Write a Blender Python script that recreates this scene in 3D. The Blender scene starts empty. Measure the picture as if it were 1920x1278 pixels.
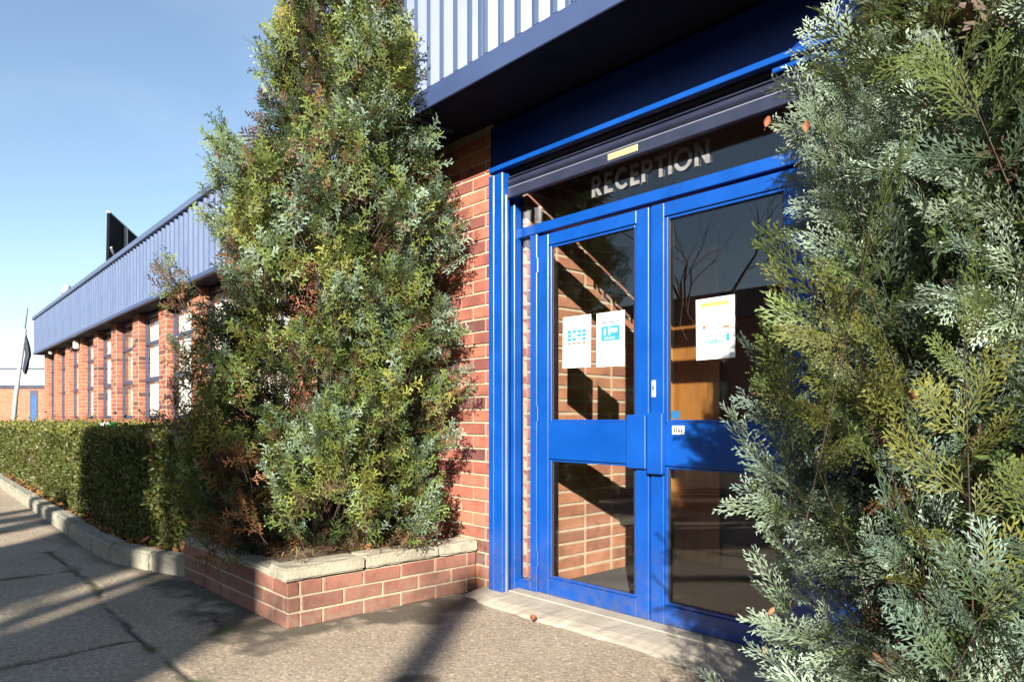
import bpy, bmesh, math, random
import numpy as np
from mathutils import Vector, Matrix

random.seed(7)
rng = np.random.default_rng(11)
R_ = math.radians
scene = bpy.context.scene
COL = scene.collection

# ------------------------------------------------------------------ camera, sky, sun, exposure
cam_d = bpy.data.cameras.new("camera")
cam = bpy.data.objects.new("camera", cam_d)
COL.objects.link(cam)
cam.location = (0, 0, 1.0)
cam.rotation_euler = (R_(90), 0, R_(47.45))
cam_d.sensor_width = 36
cam_d.lens = 24.84
cam_d.shift_y = 0.0745
cam_d.clip_start = 0.05
cam_d.clip_end = 2000
scene.camera = cam

SUN_EL = 20.8
SUN_AZ = (0.646, -0.763)             # horizontal direction towards the sun
world = bpy.data.worlds.new("World")
scene.world = world
world.use_nodes = True
wn, wl = world.node_tree.nodes, world.node_tree.links
wn.clear()
sky = wn.new("ShaderNodeTexSky")
sky.sky_type = 'NISHITA'
sky.sun_disc = False
sky.sun_elevation = R_(SUN_EL)
sky.sun_rotation = math.atan2(SUN_AZ[0], SUN_AZ[1])
sky.air_density = 1.05
sky.dust_density = 0.5
sky.ozone_density = 1.6
bg = wn.new("ShaderNodeBackground")
bg.inputs[1].default_value = 0.05
out = wn.new("ShaderNodeOutputWorld")
# faint high cirrus
tc = wn.new("ShaderNodeTexCoord")
mp = wn.new("ShaderNodeMapping")
mp.inputs['Scale'].default_value = (1.2, 2.2, 5.0)
mp.inputs['Rotation'].default_value = (0, R_(18), R_(20))
nz = wn.new("ShaderNodeTexNoise")
nz.inputs['Scale'].default_value = 1.6
nz.inputs['Detail'].default_value = 7
nz.inputs['Roughness'].default_value = 0.55
cr = wn.new("ShaderNodeValToRGB")
cr.color_ramp.elements[0].position = 0.48
cr.color_ramp.elements[0].color = (0.02, 0.02, 0.02, 1)
cr.color_ramp.elements[1].position = 0.85
cr.color_ramp.elements[1].color = (0.10, 0.10, 0.10, 1)
mx = wn.new("ShaderNodeMix")
mx.data_type = 'RGBA'
mx.inputs[7].default_value = (8.5, 9.0, 9.6, 1)
wl.new(tc.outputs['Generated'], mp.inputs['Vector'])
wl.new(mp.outputs[0], nz.inputs['Vector'])
wl.new(nz.outputs[0], cr.inputs[0])
wl.new(cr.outputs[0], mx.inputs[0])
hs = wn.new("ShaderNodeHueSaturation")
hs.inputs['Saturation'].default_value = 1.02
hs.inputs['Value'].default_value = 1.12
wl.new(sky.outputs[0], hs.inputs['Color'])
wl.new(hs.outputs[0], mx.inputs[6])
wl.new(mx.outputs[2], bg.inputs[0])
wl.new(bg.outputs[0], out.inputs[0])

sun_d = bpy.data.lights.new("sun", 'SUN')
sun_d.energy = 5.0
sun_d.angle = R_(0.5)
sun_d.color = (1.0, 0.93, 0.82)
sun = bpy.data.objects.new("sun", sun_d)
COL.objects.link(sun)
_e = R_(SUN_EL)
to_sun = Vector((SUN_AZ[0] * math.cos(_e), SUN_AZ[1] * math.cos(_e), math.sin(_e))).normalized()
sun.rotation_euler = to_sun.to_track_quat('Z', 'Y').to_euler()
sun.location = (6, -7, 9)

scene.view_settings.view_transform = 'Standard'
scene.view_settings.look = 'None'
scene.view_settings.gamma = 1.0
scene.view_settings.exposure = 1.85
scene.view_settings.use_curve_mapping = False
scene.cycles.max_bounces = 5
scene.cycles.diffuse_bounces = 2
scene.cycles.glossy_bounces = 3
scene.cycles.transparent_max_bounces = 12
scene.cycles.use_denoising = True
scene.cycles.caustics_reflective = False
scene.cycles.caustics_refractive = False

# ------------------------------------------------------------------ materials
def new_mat(name):
    m = bpy.data.materials.new(name)
    m.use_nodes = True
    nt = m.node_tree
    p = nt.nodes.get("Principled BSDF")
    return m, nt.nodes, nt.links, p

def N(nodes, typ, **kw):
    n = nodes.new(typ)
    for k, v in kw.items():
        n.inputs[k].default_value = v
    return n

def ramp(nodes, stops):
    r = nodes.new("ShaderNodeValToRGB")
    e = r.color_ramp.elements
    while len(e) < len(stops):
        e.new(0.5)
    for i, (p, c) in enumerate(stops):
        e[i].position = p
        e[i].color = (c[0], c[1], c[2], 1)
    return r

def mixc(nodes, links, fac, a, b, blend='MIX'):
    m = nodes.new("ShaderNodeMix")
    m.data_type = 'RGBA'
    m.blend_type = blend
    for s, v in ((0, fac), (6, a), (7, b)):
        if isinstance(v, (int, float)):
            m.inputs[s].default_value = v
        elif isinstance(v, tuple):
            m.inputs[s].default_value = (*v, 1) if len(v) == 3 else v
        else:
            links.new(v, m.inputs[s])
    return m.outputs[2]

def paint(name, col, rough=0.35, var=0.12, dirt=0.0, dirt_col=(0.12, 0.1, 0.08), spec=0.5, metallic=0.0, scale=6.0, bump=0.05):
    m, n, l, p = new_mat(name)
    t = n.new("ShaderNodeTexCoord")
    a = N(n, "ShaderNodeTexNoise", Scale=scale, Detail=6, Roughness=0.6)
    l.new(t.outputs['Object'], a.inputs['Vector'])
    r = ramp(n, [(0.3, tuple(c * (1 - var) for c in col)), (0.7, tuple(min(1, c * (1 + var)) for c in col))])
    l.new(a.outputs[0], r.inputs[0])
    c = r.outputs[0]
    if dirt > 0:
        b = N(n, "ShaderNodeTexNoise", Scale=scale * 3.1, Detail=8, Roughness=0.7)
        l.new(t.outputs['Object'], b.inputs['Vector'])
        r2 = ramp(n, [(0.55, (0, 0, 0)), (0.8, (dirt, dirt, dirt))])
        l.new(b.outputs[0], r2.inputs[0])
        c = mixc(n, l, r2.outputs[0], c, dirt_col)
    l.new(c, p.inputs['Base Color'])
    rr = ramp(n, [(0.3, (rough * 0.8,) * 3), (0.75, (min(1, rough * 1.3),) * 3)])
    l.new(a.outputs[0], rr.inputs[0])
    l.new(rr.outputs[0], p.inputs['Roughness'])
    p.inputs['Metallic'].default_value = metallic
    p.inputs['Specular IOR Level'].default_value = spec
    if bump:
        f = N(n, "ShaderNodeTexNoise", Scale=scale * 8, Detail=3)
        l.new(t.outputs['Object'], f.inputs['Vector'])
        bp = N(n, "ShaderNodeBump", Strength=bump, Distance=0.01)
        l.new(f.outputs[0], bp.inputs['Height'])
        l.new(bp.outputs[0], p.inputs['Normal'])
    return m

M = {}
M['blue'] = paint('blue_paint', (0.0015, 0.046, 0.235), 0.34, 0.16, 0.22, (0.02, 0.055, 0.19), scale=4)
M['blue_shaded'] = paint('blue_shaded_paint', (0.001, 0.018, 0.13), 0.4, 0.1, scale=3)  # the door blue again, canopy shade put into its colour
M['slate'] = paint('slate_shutter_paint', (0.017, 0.021, 0.042), 0.42, 0.15, 0.15, (0.03, 0.03, 0.04), scale=8)
M['black'] = paint('black_gasket', (0.012, 0.012, 0.014), 0.6, 0.2)
M['alu'] = paint('brushed_strip', (0.22, 0.22, 0.21), 0.45, 0.15, metallic=0.4)
M['clad'] = paint('pale_blue_cladding', (0.058, 0.084, 0.155), 0.44, 0.06, 0.06, (0.03, 0.04, 0.07), spec=0.65, scale=1.5, bump=0.0)
M['clad_flash'] = paint('blue_grey_flashing', (0.03, 0.048, 0.112), 0.45, 0.07, 0.08, (0.1, 0.12, 0.2), scale=2, bump=0.0)
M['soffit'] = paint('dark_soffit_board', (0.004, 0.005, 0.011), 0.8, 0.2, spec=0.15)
M['frame_dark'] = paint('slate_window_frame', (0.028, 0.036, 0.070), 0.45, 0.12)
M['paper'] = paint('white_paper', (0.62, 0.62, 0.6), 0.7, 0.02, bump=0.0)
M['white'] = paint('white_plastic', (0.38, 0.38, 0.36), 0.45, 0.06, 0.1)
M['cream'] = paint('cream_label', (0.27, 0.24, 0.14), 0.5, 0.05, 0.2, (0.4, 0.35, 0.25))
M['letters'] = paint('silver_lettering', (0.15, 0.15, 0.15), 0.45, 0.2, 0.15, (0.07, 0.07, 0.07), scale=20)
M['concrete'] = paint('pale_concrete', (0.3, 0.265, 0.21), 0.85, 0.16, 0.35, (0.24, 0.21, 0.16), scale=7, bump=0.35)
M['coping'] = paint('weathered_coping', (0.27, 0.245, 0.185), 0.9, 0.22, 0.6, (0.15, 0.135, 0.075), scale=9, bump=0.5)
M['kerb'] = paint('grey_kerb_concrete', (0.2, 0.19, 0.145), 0.9, 0.22, 0.55, (0.075, 0.075, 0.045), scale=8, bump=0.5)
M['mortar'] = paint('pale_mortar', (0.31, 0.26, 0.18), 0.95, 0.15, 0.35, (0.17, 0.14, 0.10), scale=14, bump=0.4)
M['soil'] = paint('bark_soil', (0.085, 0.06, 0.04), 0.95, 0.4, 0.5, (0.2, 0.13, 0.06), scale=25, bump=1.0)
M['bark'] = paint('brown_bark', (0.05, 0.032, 0.02), 0.9, 0.35, scale=30, bump=0.6)
M['bark_grey'] = paint('dark_bark', (0.07, 0.06, 0.05), 0.9, 0.3, scale=12, bump=0.6)
M['carpet'] = paint('grey_entrance_mat', (0.06, 0.06, 0.06), 0.95, 0.3, scale=60, bump=0.8)
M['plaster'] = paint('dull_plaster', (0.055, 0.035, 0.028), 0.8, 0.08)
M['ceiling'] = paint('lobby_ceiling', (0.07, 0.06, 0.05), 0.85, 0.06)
M['skirting'] = paint('pale_skirting', (0.17, 0.14, 0.1), 0.5, 0.1)
M['pole'] = paint('galvanised_pole', (0.34, 0.35, 0.35), 0.45, 0.1, metallic=0.3)
M['flag'] = paint('dark_flag_cloth', (0.010, 0.012, 0.03), 0.8, 0.2)
M['signback'] = paint('black_sign_back', (0.006, 0.0065, 0.009), 0.9, 0.2, spec=0.05)
M['frame_light'] = paint('grey_rib_paint', (0.16, 0.17, 0.22), 0.5, 0.1)
M['blind'] = paint('pale_window_blind', (0.6, 0.58, 0.54), 0.8, 0.15, scale=3)
M['amber'] = paint('amber_curtain', (0.26, 0.12, 0.02), 0.8, 0.2, scale=4)
M['leaf_orange'] = paint('dry_orange_leaf', (0.15, 0.045, 0.016), 0.7, 0.3, 0.3, (0.25, 0.09, 0.03), scale=40)
M['leaf_tan'] = paint('dry_tan_leaf', (0.17, 0.08, 0.03), 0.7, 0.25, 0.3, (0.35, 0.15, 0.05), scale=40)
M['far_white'] = paint('far_white_fascia', (0.42, 0.42, 0.41), 0.6, 0.05)
M['far_blue'] = paint('far_blue_door', (0.008, 0.06, 0.17), 0.45, 0.1)
M['roof'] = paint('grey_roof_felt', (0.16, 0.165, 0.18), 0.9, 0.15)
M['scrap_g'] = paint('green_scrap', (0.10, 0.5, 0.12), 0.4, 0.1)

for nm, c in dict(p_blue=(0.02, 0.19, 0.42), p_sky=(0.18, 0.38, 0.50), p_pale=(0.36, 0.50, 0.56), p_yellow=(0.50, 0.40, 0.06), p_red=(0.40, 0.09, 0.06),
                  p_green=(0.55, 0.75, 0.60), p_navy=(0.05, 0.12, 0.25), p_orange=(0.85, 0.38, 0.12), teal=(0.01, 0.085, 0.20), lab=(0.45, 0.45, 0.44), ink=(0.08, 0.08, 0.09)).items():
    M[nm] = paint('print_' + nm, c, 0.6, 0.05, bump=0.0)

def brick_mat(name, warm=1.0, interior=False, pale=False):
    m, n, l, p = new_mat(name)
    oi = n.new("ShaderNodeObjectInfo")
    t = n.new("ShaderNodeTexCoord")
    if interior:
        stops = [(0.0, (0.25, 0.105, 0.055)), (0.4, (0.29, 0.13, 0.068)), (0.75, (0.23, 0.092, 0.05)), (1.0, (0.17, 0.072, 0.045))]
    elif pale:
        stops = [(0.0, (0.20, 0.078, 0.052)), (0.4, (0.235, 0.10, 0.068)), (0.7, (0.18, 0.066, 0.046)), (1.0, (0.14, 0.056, 0.044))]
    else:
        stops = [(0.0, (0.244, 0.081, 0.05)), (0.35, (0.294, 0.104, 0.062)), (0.62, (0.219, 0.066, 0.043)), (0.86, (0.156, 0.048, 0.038)), (1.0, (0.065, 0.025, 0.026))]
    r = ramp(n, stops)
    l.new(oi.outputs['Random'], r.inputs[0])
    # each brick shifts the noise, so no two share their marks
    add = n.new("ShaderNodeVectorMath")
    add.operation = 'ADD'
    sc = n.new("ShaderNodeMath")
    sc.operation = 'MULTIPLY'
    sc.inputs[1].default_value = 37.0
    l.new(oi.outputs['Random'], sc.inputs[0])
    l.new(t.outputs['Object'], add.inputs[0])
    l.new(sc.outputs[0], add.inputs[1])
    a = N(n, "ShaderNodeTexNoise", Scale=7, Detail=5, Roughness=0.65)
    l.new(add.outputs[0], a.inputs['Vector'])
    rd = ramp(n, [(0.42, (1.12, 1.12, 1.12)), (0.58, (0.9, 0.88, 0.88)), (0.72, (0.45, 0.42, 0.45))])
    l.new(a.outputs[0], rd.inputs[0])
    c = mixc(n, l, 1.0, r.outputs[0], rd.outputs[0], 'MULTIPLY')
    b = N(n, "ShaderNodeTexNoise", Scale=120, Detail=4, Roughness=0.7)
    l.new(add.outputs[0], b.inputs['Vector'])
    rb = ramp(n, [(0.35, (0.72, 0.72, 0.72)), (0.65, (1.15, 1.15, 1.15))])
    l.new(b.outputs[0], rb.inputs[0])
    c = mixc(n, l, 0.7, c, rb.outputs[0], 'MULTIPLY')
    # lime bloom
    e = N(n, "ShaderNodeTexNoise", Scale=11, Detail=6, Roughness=0.7)
    l.new(add.outputs[0], e.inputs['Vector'])
    re_ = ramp(n, [(0.56, (0, 0, 0)), (0.85, (0.4, 0.4, 0.4))])
    l.new(e.outputs[0], re_.inputs[0])
    c = mixc(n, l, re_.outputs[0], c, (0.26, 0.18, 0.13))
    geo = n.new("ShaderNodeNewGeometry")
    w = N(n, "ShaderNodeTexNoise", Scale=1.7, Detail=5, Roughness=0.65)
    l.new(geo.outputs['Position'], w.inputs['Vector'])
    rw = ramp(n, [(0.32, (0.70, 0.70, 0.68)), (0.6, (1.08, 1.06, 1.05))])
    l.new(w.outputs[0], rw.inputs[0])
    c = mixc(n, l, 1.0, c, rw.outputs[0], 'MULTIPLY')
    l.new(c, p.inputs['Base Color'])
    p.inputs['Roughness'].default_value = 0.85
    bp = N(n, "ShaderNodeBump", Strength=0.5, Distance=0.004)
    l.new(b.outputs[0], bp.inputs['Height'])
    l.new(bp.outputs[0], p.inputs['Normal'])
    return m
M['brick'] = brick_mat('red_brick')
M['brick_in'] = brick_mat('lobby_brick', interior=True)
M['brick_pl'] = brick_mat('planter_brick', pale=True)

def brick_wall_mat(name, scale=1.0):
    """brick courses for walls whose bricks are too small in the picture to pick apart"""
    m, n, l, p = new_mat(name)
    g = n.new("ShaderNodeNewGeometry")
    t = n.new("ShaderNodeTexCoord")
    sep = n.new("ShaderNodeSeparateXYZ")
    l.new(t.outputs['Object'], sep.inputs[0])
    nsep = n.new("ShaderNodeSeparateXYZ")
    l.new(t.outputs['Normal'], nsep.inputs[0])
    ab = n.new("ShaderNodeMath"); ab.operation = 'ABSOLUTE'
    l.new(nsep.outputs[0], ab.inputs[0])
    gt = n.new("ShaderNodeMath"); gt.operation = 'GREATER_THAN'; gt.inputs[1].default_value = 0.7
    l.new(ab.outputs[0], gt.inputs[0])
    mxv = n.new("ShaderNodeMix"); mxv.data_type = 'FLOAT'
    l.new(gt.outputs[0], mxv.inputs[0]); l.new(sep.outputs[0], mxv.inputs[2]); l.new(sep.outputs[1], mxv.inputs[3])
    cmb = n.new("ShaderNodeCombineXYZ")
    l.new(mxv.outputs[0], cmb.inputs[0]); l.new(sep.outputs[2], cmb.inputs[1])
    b = n.new("ShaderNodeTexBrick")
    b.inputs['Scale'].default_value = 1.0
    b.inputs['Brick Width'].default_value = 0.225
    b.inputs['Row Height'].default_value = 0.075
    b.inputs['Mortar Size'].default_value = 0.006
    b.inputs['Color1'].default_value = (0.30, 0.105, 0.055, 1)
    b.inputs['Color2'].default_value = (0.215, 0.064, 0.035, 1)
    b.inputs['Mortar'].default_value = (0.26, 0.215, 0.15, 1)
    b.inputs['Bias'].default_value = -0.1
    l.new(cmb.outputs[0], b.inputs['Vector'])
    a = N(n, "ShaderNodeTexNoise", Scale=9, Detail=6)
    l.new(t.outputs['Object'], a.inputs['Vector'])
    ra = ramp(n, [(0.35, (1.12, 1.12, 1.12)), (0.7, (0.72, 0.7, 0.7))])
    l.new(a.outputs[0], ra.inputs[0])
    c = mixc(n, l, 1.0, b.outputs['Color'], ra.outputs[0], 'MULTIPLY')
    l.new(c, p.inputs['Base Color'])
    p.inputs['Roughness'].default_value = 0.9
    bp = N(n, "ShaderNodeBump", Strength=0.6, Distance=0.006)
    bp.invert = True
    l.new(b.outputs['Fac'], bp.inputs['Height'])
    l.new(bp.outputs[0], p.inputs['Normal'])
    return m
M['brick_tex'] = brick_wall_mat('brick_courses')

def ground_splash(m, col=(0.075, 0.068, 0.06), top=0.42, amount=0.6):
    """dusty rain splash on the lowest part of the paint"""
    n, l = m.node_tree.nodes, m.node_tree.links
    p = n.get("Principled BSDF")
    src = p.inputs['Base Color'].links[0].from_socket
    g = n.new("ShaderNodeNewGeometry")
    sp = n.new("ShaderNodeSeparateXYZ")
    l.new(g.outputs['Position'], sp.inputs[0])
    mr = n.new("ShaderNodeMapRange")
    mr.inputs['From Min'].default_value = top; mr.inputs['From Max'].default_value = 0.0
    l.new(sp.outputs[2], mr.inputs['Value'])
    a = N(n, "ShaderNodeTexNoise", Scale=18, Detail=8, Roughness=0.72)
    l.new(g.outputs['Position'], a.inputs['Vector'])
    r = ramp(n, [(0.40, (0, 0, 0)), (0.68, (amount, amount, amount))])
    l.new(a.outputs[0], r.inputs[0])
    mu = n.new("ShaderNodeMath"); mu.operation = 'MULTIPLY'
    l.new(mr.outputs[0], mu.inputs[0]); l.new(r.outputs[0], mu.inputs[1])
    l.new(mixc(n, l, mu.outputs[0], src, col), p.inputs['Base Color'])
ground_splash(M['blue'])
ground_splash(M['brick'], (0.16, 0.14, 0.10), 0.6, 0.7)
ground_splash(M['brick_pl'], (0.17, 0.145, 0.105), 0.25, 0.75)

def wood_mat(name, a, b):
    m, n, l, p = new_mat(name)
    t = n.new("ShaderNodeTexCoord")
    mp_ = n.new("ShaderNodeMapping")
    mp_.inputs['Scale'].default_value = (14, 14, 0.9)
    l.new(t.outputs['Object'], mp_.inputs[0])
    w = N(n, "ShaderNodeTexNoise", Scale=2.0, Detail=8, Roughness=0.6, Distortion=1.2)
    l.new(mp_.outputs[0], w.inputs['Vector'])
    r = ramp(n, [(0.3, a), (0.7, b)])
    l.new(w.outputs[0], r.inputs[0])
    l.new(r.outputs[0], p.inputs['Base Color'])
    p.inputs['Roughness'].default_value = 0.4
    return m
M['wood'] = wood_mat('oak_veneer', (0.13, 0.05, 0.010), (0.21, 0.095, 0.022))
M['wood_l'] = wood_mat('pale_oak', (0.24, 0.12, 0.03), (0.31, 0.165, 0.05))

def glass_mat(name, tint=(0.985, 0.99, 0.987), r0=0.042, boost=1.0):
    m, n, l, p = new_mat(name)
    n.remove(p)
    o = n.get("Material Output")
    lw = N(n, "ShaderNodeLayerWeight", Blend=0.5)
    pw = n.new("ShaderNodeMath"); pw.operation = 'POWER'; pw.inputs[1].default_value = 5.0
    l.new(lw.outputs['Facing'], pw.inputs[0])
    fr = n.new("ShaderNodeMath"); fr.operation = 'MULTIPLY_ADD'          # Schlick: r0 + (1-r0) * (1-cos)^5
    fr.inputs[1].default_value = 1.0 - r0; fr.inputs[2].default_value = r0
    l.new(pw.outputs[0], fr.inputs[0])
    tr = n.new("ShaderNodeBsdfTransparent")
    tr.inputs[0].default_value = (*tint, 1)
    gl = n.new("ShaderNodeBsdfGlossy")
    gl.inputs['Roughness'].default_value = 0.0
    gl.inputs['Color'].default_value = (boost, boost, boost, 1)
    mx_ = n.new("ShaderNodeMixShader")
    l.new(fr.outputs[0], mx_.inputs[0])
    l.new(tr.outputs[0], mx_.inputs[1])
    l.new(gl.outputs[0], mx_.inputs[2])
    l.new(mx_.outputs[0], o.inputs[0])
    return m
M['glass'] = glass_mat('door_glass', r0=0.055)
M['glass_w'] = glass_mat('window_glass')

def foliage_mat(name, trans=0.13, rough=0.55):
    m, n, l, p = new_mat(name)
    at = n.new("ShaderNodeAttribute")
    at.attribute_name = 'leafcol'
    t = n.new("ShaderNodeTexCoord")
    a = N(n, "ShaderNodeTexNoise", Scale=60, Detail=3)
    l.new(t.outputs['Object'], a.inputs['Vector'])
    r = ramp(n, [(0.3, (0.75, 0.75, 0.75)), (0.7, (1.2, 1.2, 1.2))])
    l.new(a.outputs[0], r.inputs[0])
    c = mixc(n, l, 1.0, at.outputs['Color'], r.outputs[0], 'MULTIPLY')
    l.new(c, p.inputs['Base Color'])
    p.inputs['Roughness'].default_value = rough
    p.inputs['Specular IOR Level'].default_value = 0.3
    tr = n.new("ShaderNodeBsdfTranslucent")
    c2 = mixc(n, l, 1.0, c, (1.0, 1.05, 0.45), 'MULTIPLY')
    l.new(c2, tr.inputs[0])
    mx_ = n.new("ShaderNodeMixShader")
    mx_.inputs[0].default_value = trans
    l.new(p.outputs[0], mx_.inputs[1])
    l.new(tr.outputs[0], mx_.inputs[2])
    l.new(mx_.outputs[0], n.get("Material Output").inputs[0])
    return m
M['foliage'] = foliage_mat('conifer_foliage')
M['hedge'] = foliage_mat('hedge_leaves', 0.2, 0.5)
M['litter'] = foliage_mat('leaf_litter', 0.1, 0.8)

def asphalt_mat(name='worn_asphalt', dark=1.0):
    m, n, l, p = new_mat(name)
    t = n.new("ShaderNodeTexCoord")
    vec = t.outputs['Object']
    big = N(n, "ShaderNodeTexNoise", Scale=1.3, Detail=6, Roughness=0.6)
    l.new(vec, big.inputs['Vector'])
    r = ramp(n, [(0.3, tuple(dark * c for c in (0.252, 0.197, 0.14))), (0.55, tuple(dark * c for c in (0.306, 0.251, 0.186))), (0.75, tuple(dark * c for c in (0.372, 0.305, 0.227)))])
    l.new(big.outputs[0], r.inputs[0])
    c = r.outputs[0]
    # aggregate: pale and dark chips
    vo = N(n, "ShaderNodeTexVoronoi", Scale=95)
    l.new(vec, vo.inputs['Vector'])
    sepc = n.new("ShaderNodeSeparateColor")
    l.new(vo.outputs['Color'], sepc.inputs[0])
    rv = ramp(n, [(0.0, (0.45, 0.45, 0.45)), (0.3, (0.85, 0.85, 0.85)), (0.7, (1.05, 1.05, 1.05)), (0.9, (1.3, 1.3, 1.28)), (1.0, (1.9, 1.85, 1.75))])
    l.new(sepc.outputs[0], rv.inputs[0])
    c = mixc(n, l, 0.6, c, rv.outputs[0], 'MULTIPLY')
    vo2 = N(n, "ShaderNodeTexVoronoi", Scale=38)
    l.new(vec, vo2.inputs['Vector'])
    sepc2 = n.new("ShaderNodeSeparateColor")
    l.new(vo2.outputs['Color'], sepc2.inputs[0])
    rv2 = ramp(n, [(0.86, (0, 0, 0)), (0.93, (0.55, 0.55, 0.55))])
    l.new(sepc2.outputs[1], rv2.inputs[0])
    lt = N(n, "ShaderNodeMath"); lt.operation = 'LESS_THAN'; lt.inputs[1].default_value = 0.33
    l.new(vo2.outputs['Distance'], lt.inputs[0])
    mm = N(n, "ShaderNodeMath"); mm.operation = 'MULTIPLY'
    l.new(rv2.outputs[0], mm.inputs[0]); l.new(lt.outputs[0], mm.inputs[1])
    c = mixc(n, l, mm.outputs[0], c, (0.36, 0.32, 0.265))
    # stains, cracks, moss carried by the near sheet
    for nm, col, k in (('stain', (0.045, 0.04, 0.03), 0.82), ('crack', (0.02, 0.018, 0.015), 0.95), ('moss', (0.06, 0.075, 0.02), 0.9)):
        at = n.new("ShaderNodeAttribute"); at.attribute_name = nm
        ml = N(n, "ShaderNodeMath"); ml.operation = 'MULTIPLY'; ml.inputs[1].default_value = k
        l.new(at.outputs['Fac'], ml.inputs[0])
        c = mixc(n, l, ml.outputs[0], c, col)
    l.new(c, p.inputs['Base Color'])
    p.inputs['Roughness'].default_value = 0.9
    p.inputs['Specular IOR Level'].default_value = 0.3
    bp = N(n, "ShaderNodeBump", Strength=0.9, Distance=0.005)
    l.new(sepc.outputs[2], bp.inputs['Height'])
    bp2 = N(n, "ShaderNodeBump", Strength=0.4, Distance=0.01)
    f = N(n, "ShaderNodeTexNoise", Scale=45, Detail=5)
    l.new(vec, f.inputs['Vector'])
    l.new(f.outputs[0], bp2.inputs['Height'])
    l.new(bp.outputs[0], bp2.inputs['Normal'])
    l.new(bp2.outputs[0], p.inputs['Normal'])
    return m
M['asphalt'] = asphalt_mat()
M['tarmac'] = asphalt_mat('dark_tarmac', .25)

# ------------------------------------------------------------------ mesh helpers
class MB:
    def __init__(self):
        self.v, self.f = [], []
    def add(self, vs, fs):
        o = len(self.v)
        self.v += [tuple(p) for p in vs]
        self.f += [tuple(i + o for i in q) for q in fs]
        return self
    def box(self, x0, x1, y0, y1, z0, z1, b=0.0):
        if b <= 0:
            vs = [(x, y, z) for x in (x0, x1) for y in (y0, y1) for z in (z0, z1)]
            return self.add(vs, [(0, 1, 3, 2), (4, 6, 7, 5), (0, 4, 5, 1), (2, 3, 7, 6), (0, 2, 6, 4), (1, 5, 7, 3)])
        b = min(b, 0.45 * (x1 - x0), 0.45 * (y1 - y0), 0.45 * (z1 - z0))
        vs, idx = [], {}
        X, Y, Z = (x0, x1), (y0, y1), (z0, z1)
        for i in (0, 1):
            for j in (0, 1):
                for k in (0, 1):
                    sx, sy, sz = (b if i == 0 else -b), (b if j == 0 else -b), (b if k == 0 else -b)
                    for a in range(3):
                        p = [X[i] + sx, Y[j] + sy, Z[k] + sz]
                        p[a] = (X[i], Y[j], Z[k])[a]
                        idx[i, j, k, a] = len(vs)
                        vs.append(tuple(p))
        fs = []
        for a in range(3):
            o1, o2 = [q for q in range(3) if q != a]
            for s in (0, 1):
                def key(u, w):
                    k = [0, 0, 0]; k[a] = s; k[o1] = u; k[o2] = w
                    return idx[(*k, a)]
                q = [key(0, 0), key(1, 0), key(1, 1), key(0, 1)]
                fs.append(tuple(q))
        for a in range(3):       # edges along axis a
            o1, o2 = [q for q in range(3) if q != a]
            for u in (0, 1):
                for w in (0, 1):
                    def key(e, ax):
                        k = [0, 0, 0]; k[a] = e; k[o1] = u; k[o2] = w
                        return idx[(*k, ax)]
                    fs.append((key(0, o1), key(1, o1), key(1, o2), key(0, o2)))
        for i in (0, 1):
            for j in (0, 1):
                for k in (0, 1):
                    fs.append(tuple(idx[i, j, k, a] for a in range(3)))
        return self.add(vs, fs)
    def tube(self, pts, rads, sides=6, cap=True):
        pts = [Vector(p) for p in pts]
        rings = []
        for i, p in enumerate(pts):
            d = (pts[min(i + 1, len(pts) - 1)] - pts[max(i - 1, 0)]).normalized()
            u = d.orthogonal().normalized() if i == 0 else (u - d * u.dot(d)).normalized()
            w = d.cross(u)
            rings.append([p + (u * math.cos(2 * math.pi * k / sides) + w * math.sin(2 * math.pi * k / sides)) * rads[i] for k in range(sides)])
        vs = [q for r in rings for q in r]
        fs = []
        for i in range(len(pts) - 1):
            for k in range(sides):
                a, b = i * sides + k, i * sides + (k + 1) % sides
                fs.append((a, b, b + sides, a + sides))
        if cap:
            fs.append(tuple(reversed(range(sides))))
            fs.append(tuple(range((len(pts) - 1) * sides, len(pts) * sides)))
        return self.add(vs, fs)
    def prism(self, poly, y0, y1):
        """outline in XZ (counter-clockwise seen from -Y), extruded along Y"""
        n = len(poly)
        vs = [(x, y0, z) for x, z in poly] + [(x, y1, z) for x, z in poly]
        fs = [tuple(range(n)), tuple(reversed(range(n, 2 * n)))]
        fs += [(i, i + n, (i + 1) % n + n, (i + 1) % n) for i in range(n)]
        return self.add(vs, fs)
    def mesh(self, name, smooth=False):
        me = bpy.data.meshes.new(name)
        me.from_pydata(self.v, [], self.f)
        bm = bmesh.new(); bm.from_mesh(me)
        bmesh.ops.recalc_face_normals(bm, faces=bm.faces)
        bm.to_mesh(me); bm.free()
        if smooth:
            for q in me.polygons:
                q.use_smooth = True
        return me
    def build(self, name, mat, parent=None, smooth=False, loc=(0, 0, 0)):
        me = self.mesh(name, smooth)
        me.materials.append(M[mat] if isinstance(mat, str) else mat)
        return link(name, me, parent, loc)

def link(name, me, parent=None, loc=(0, 0, 0), rot=None):
    o = bpy.data.objects.new(name, me)
    COL.objects.link(o)
    o.location = loc
    if rot:
        o.rotation_euler = rot
    if parent:
        o.parent = parent
    return o

def tag(o, label=None, cat=None, group=None, kind=None):
    if label: o['label'] = label
    if cat: o['category'] = cat
    if group: o['group'] = group
    if kind: o['kind'] = kind
    return o

def empty(name, loc=(0, 0, 0), rz=0.0, parent=None):
    o = bpy.data.objects.new(name, None)
    COL.objects.link(o)
    o.location = loc
    o.rotation_euler = (0, 0, rz)
    if parent:
        o.parent = parent
    return o

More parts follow.
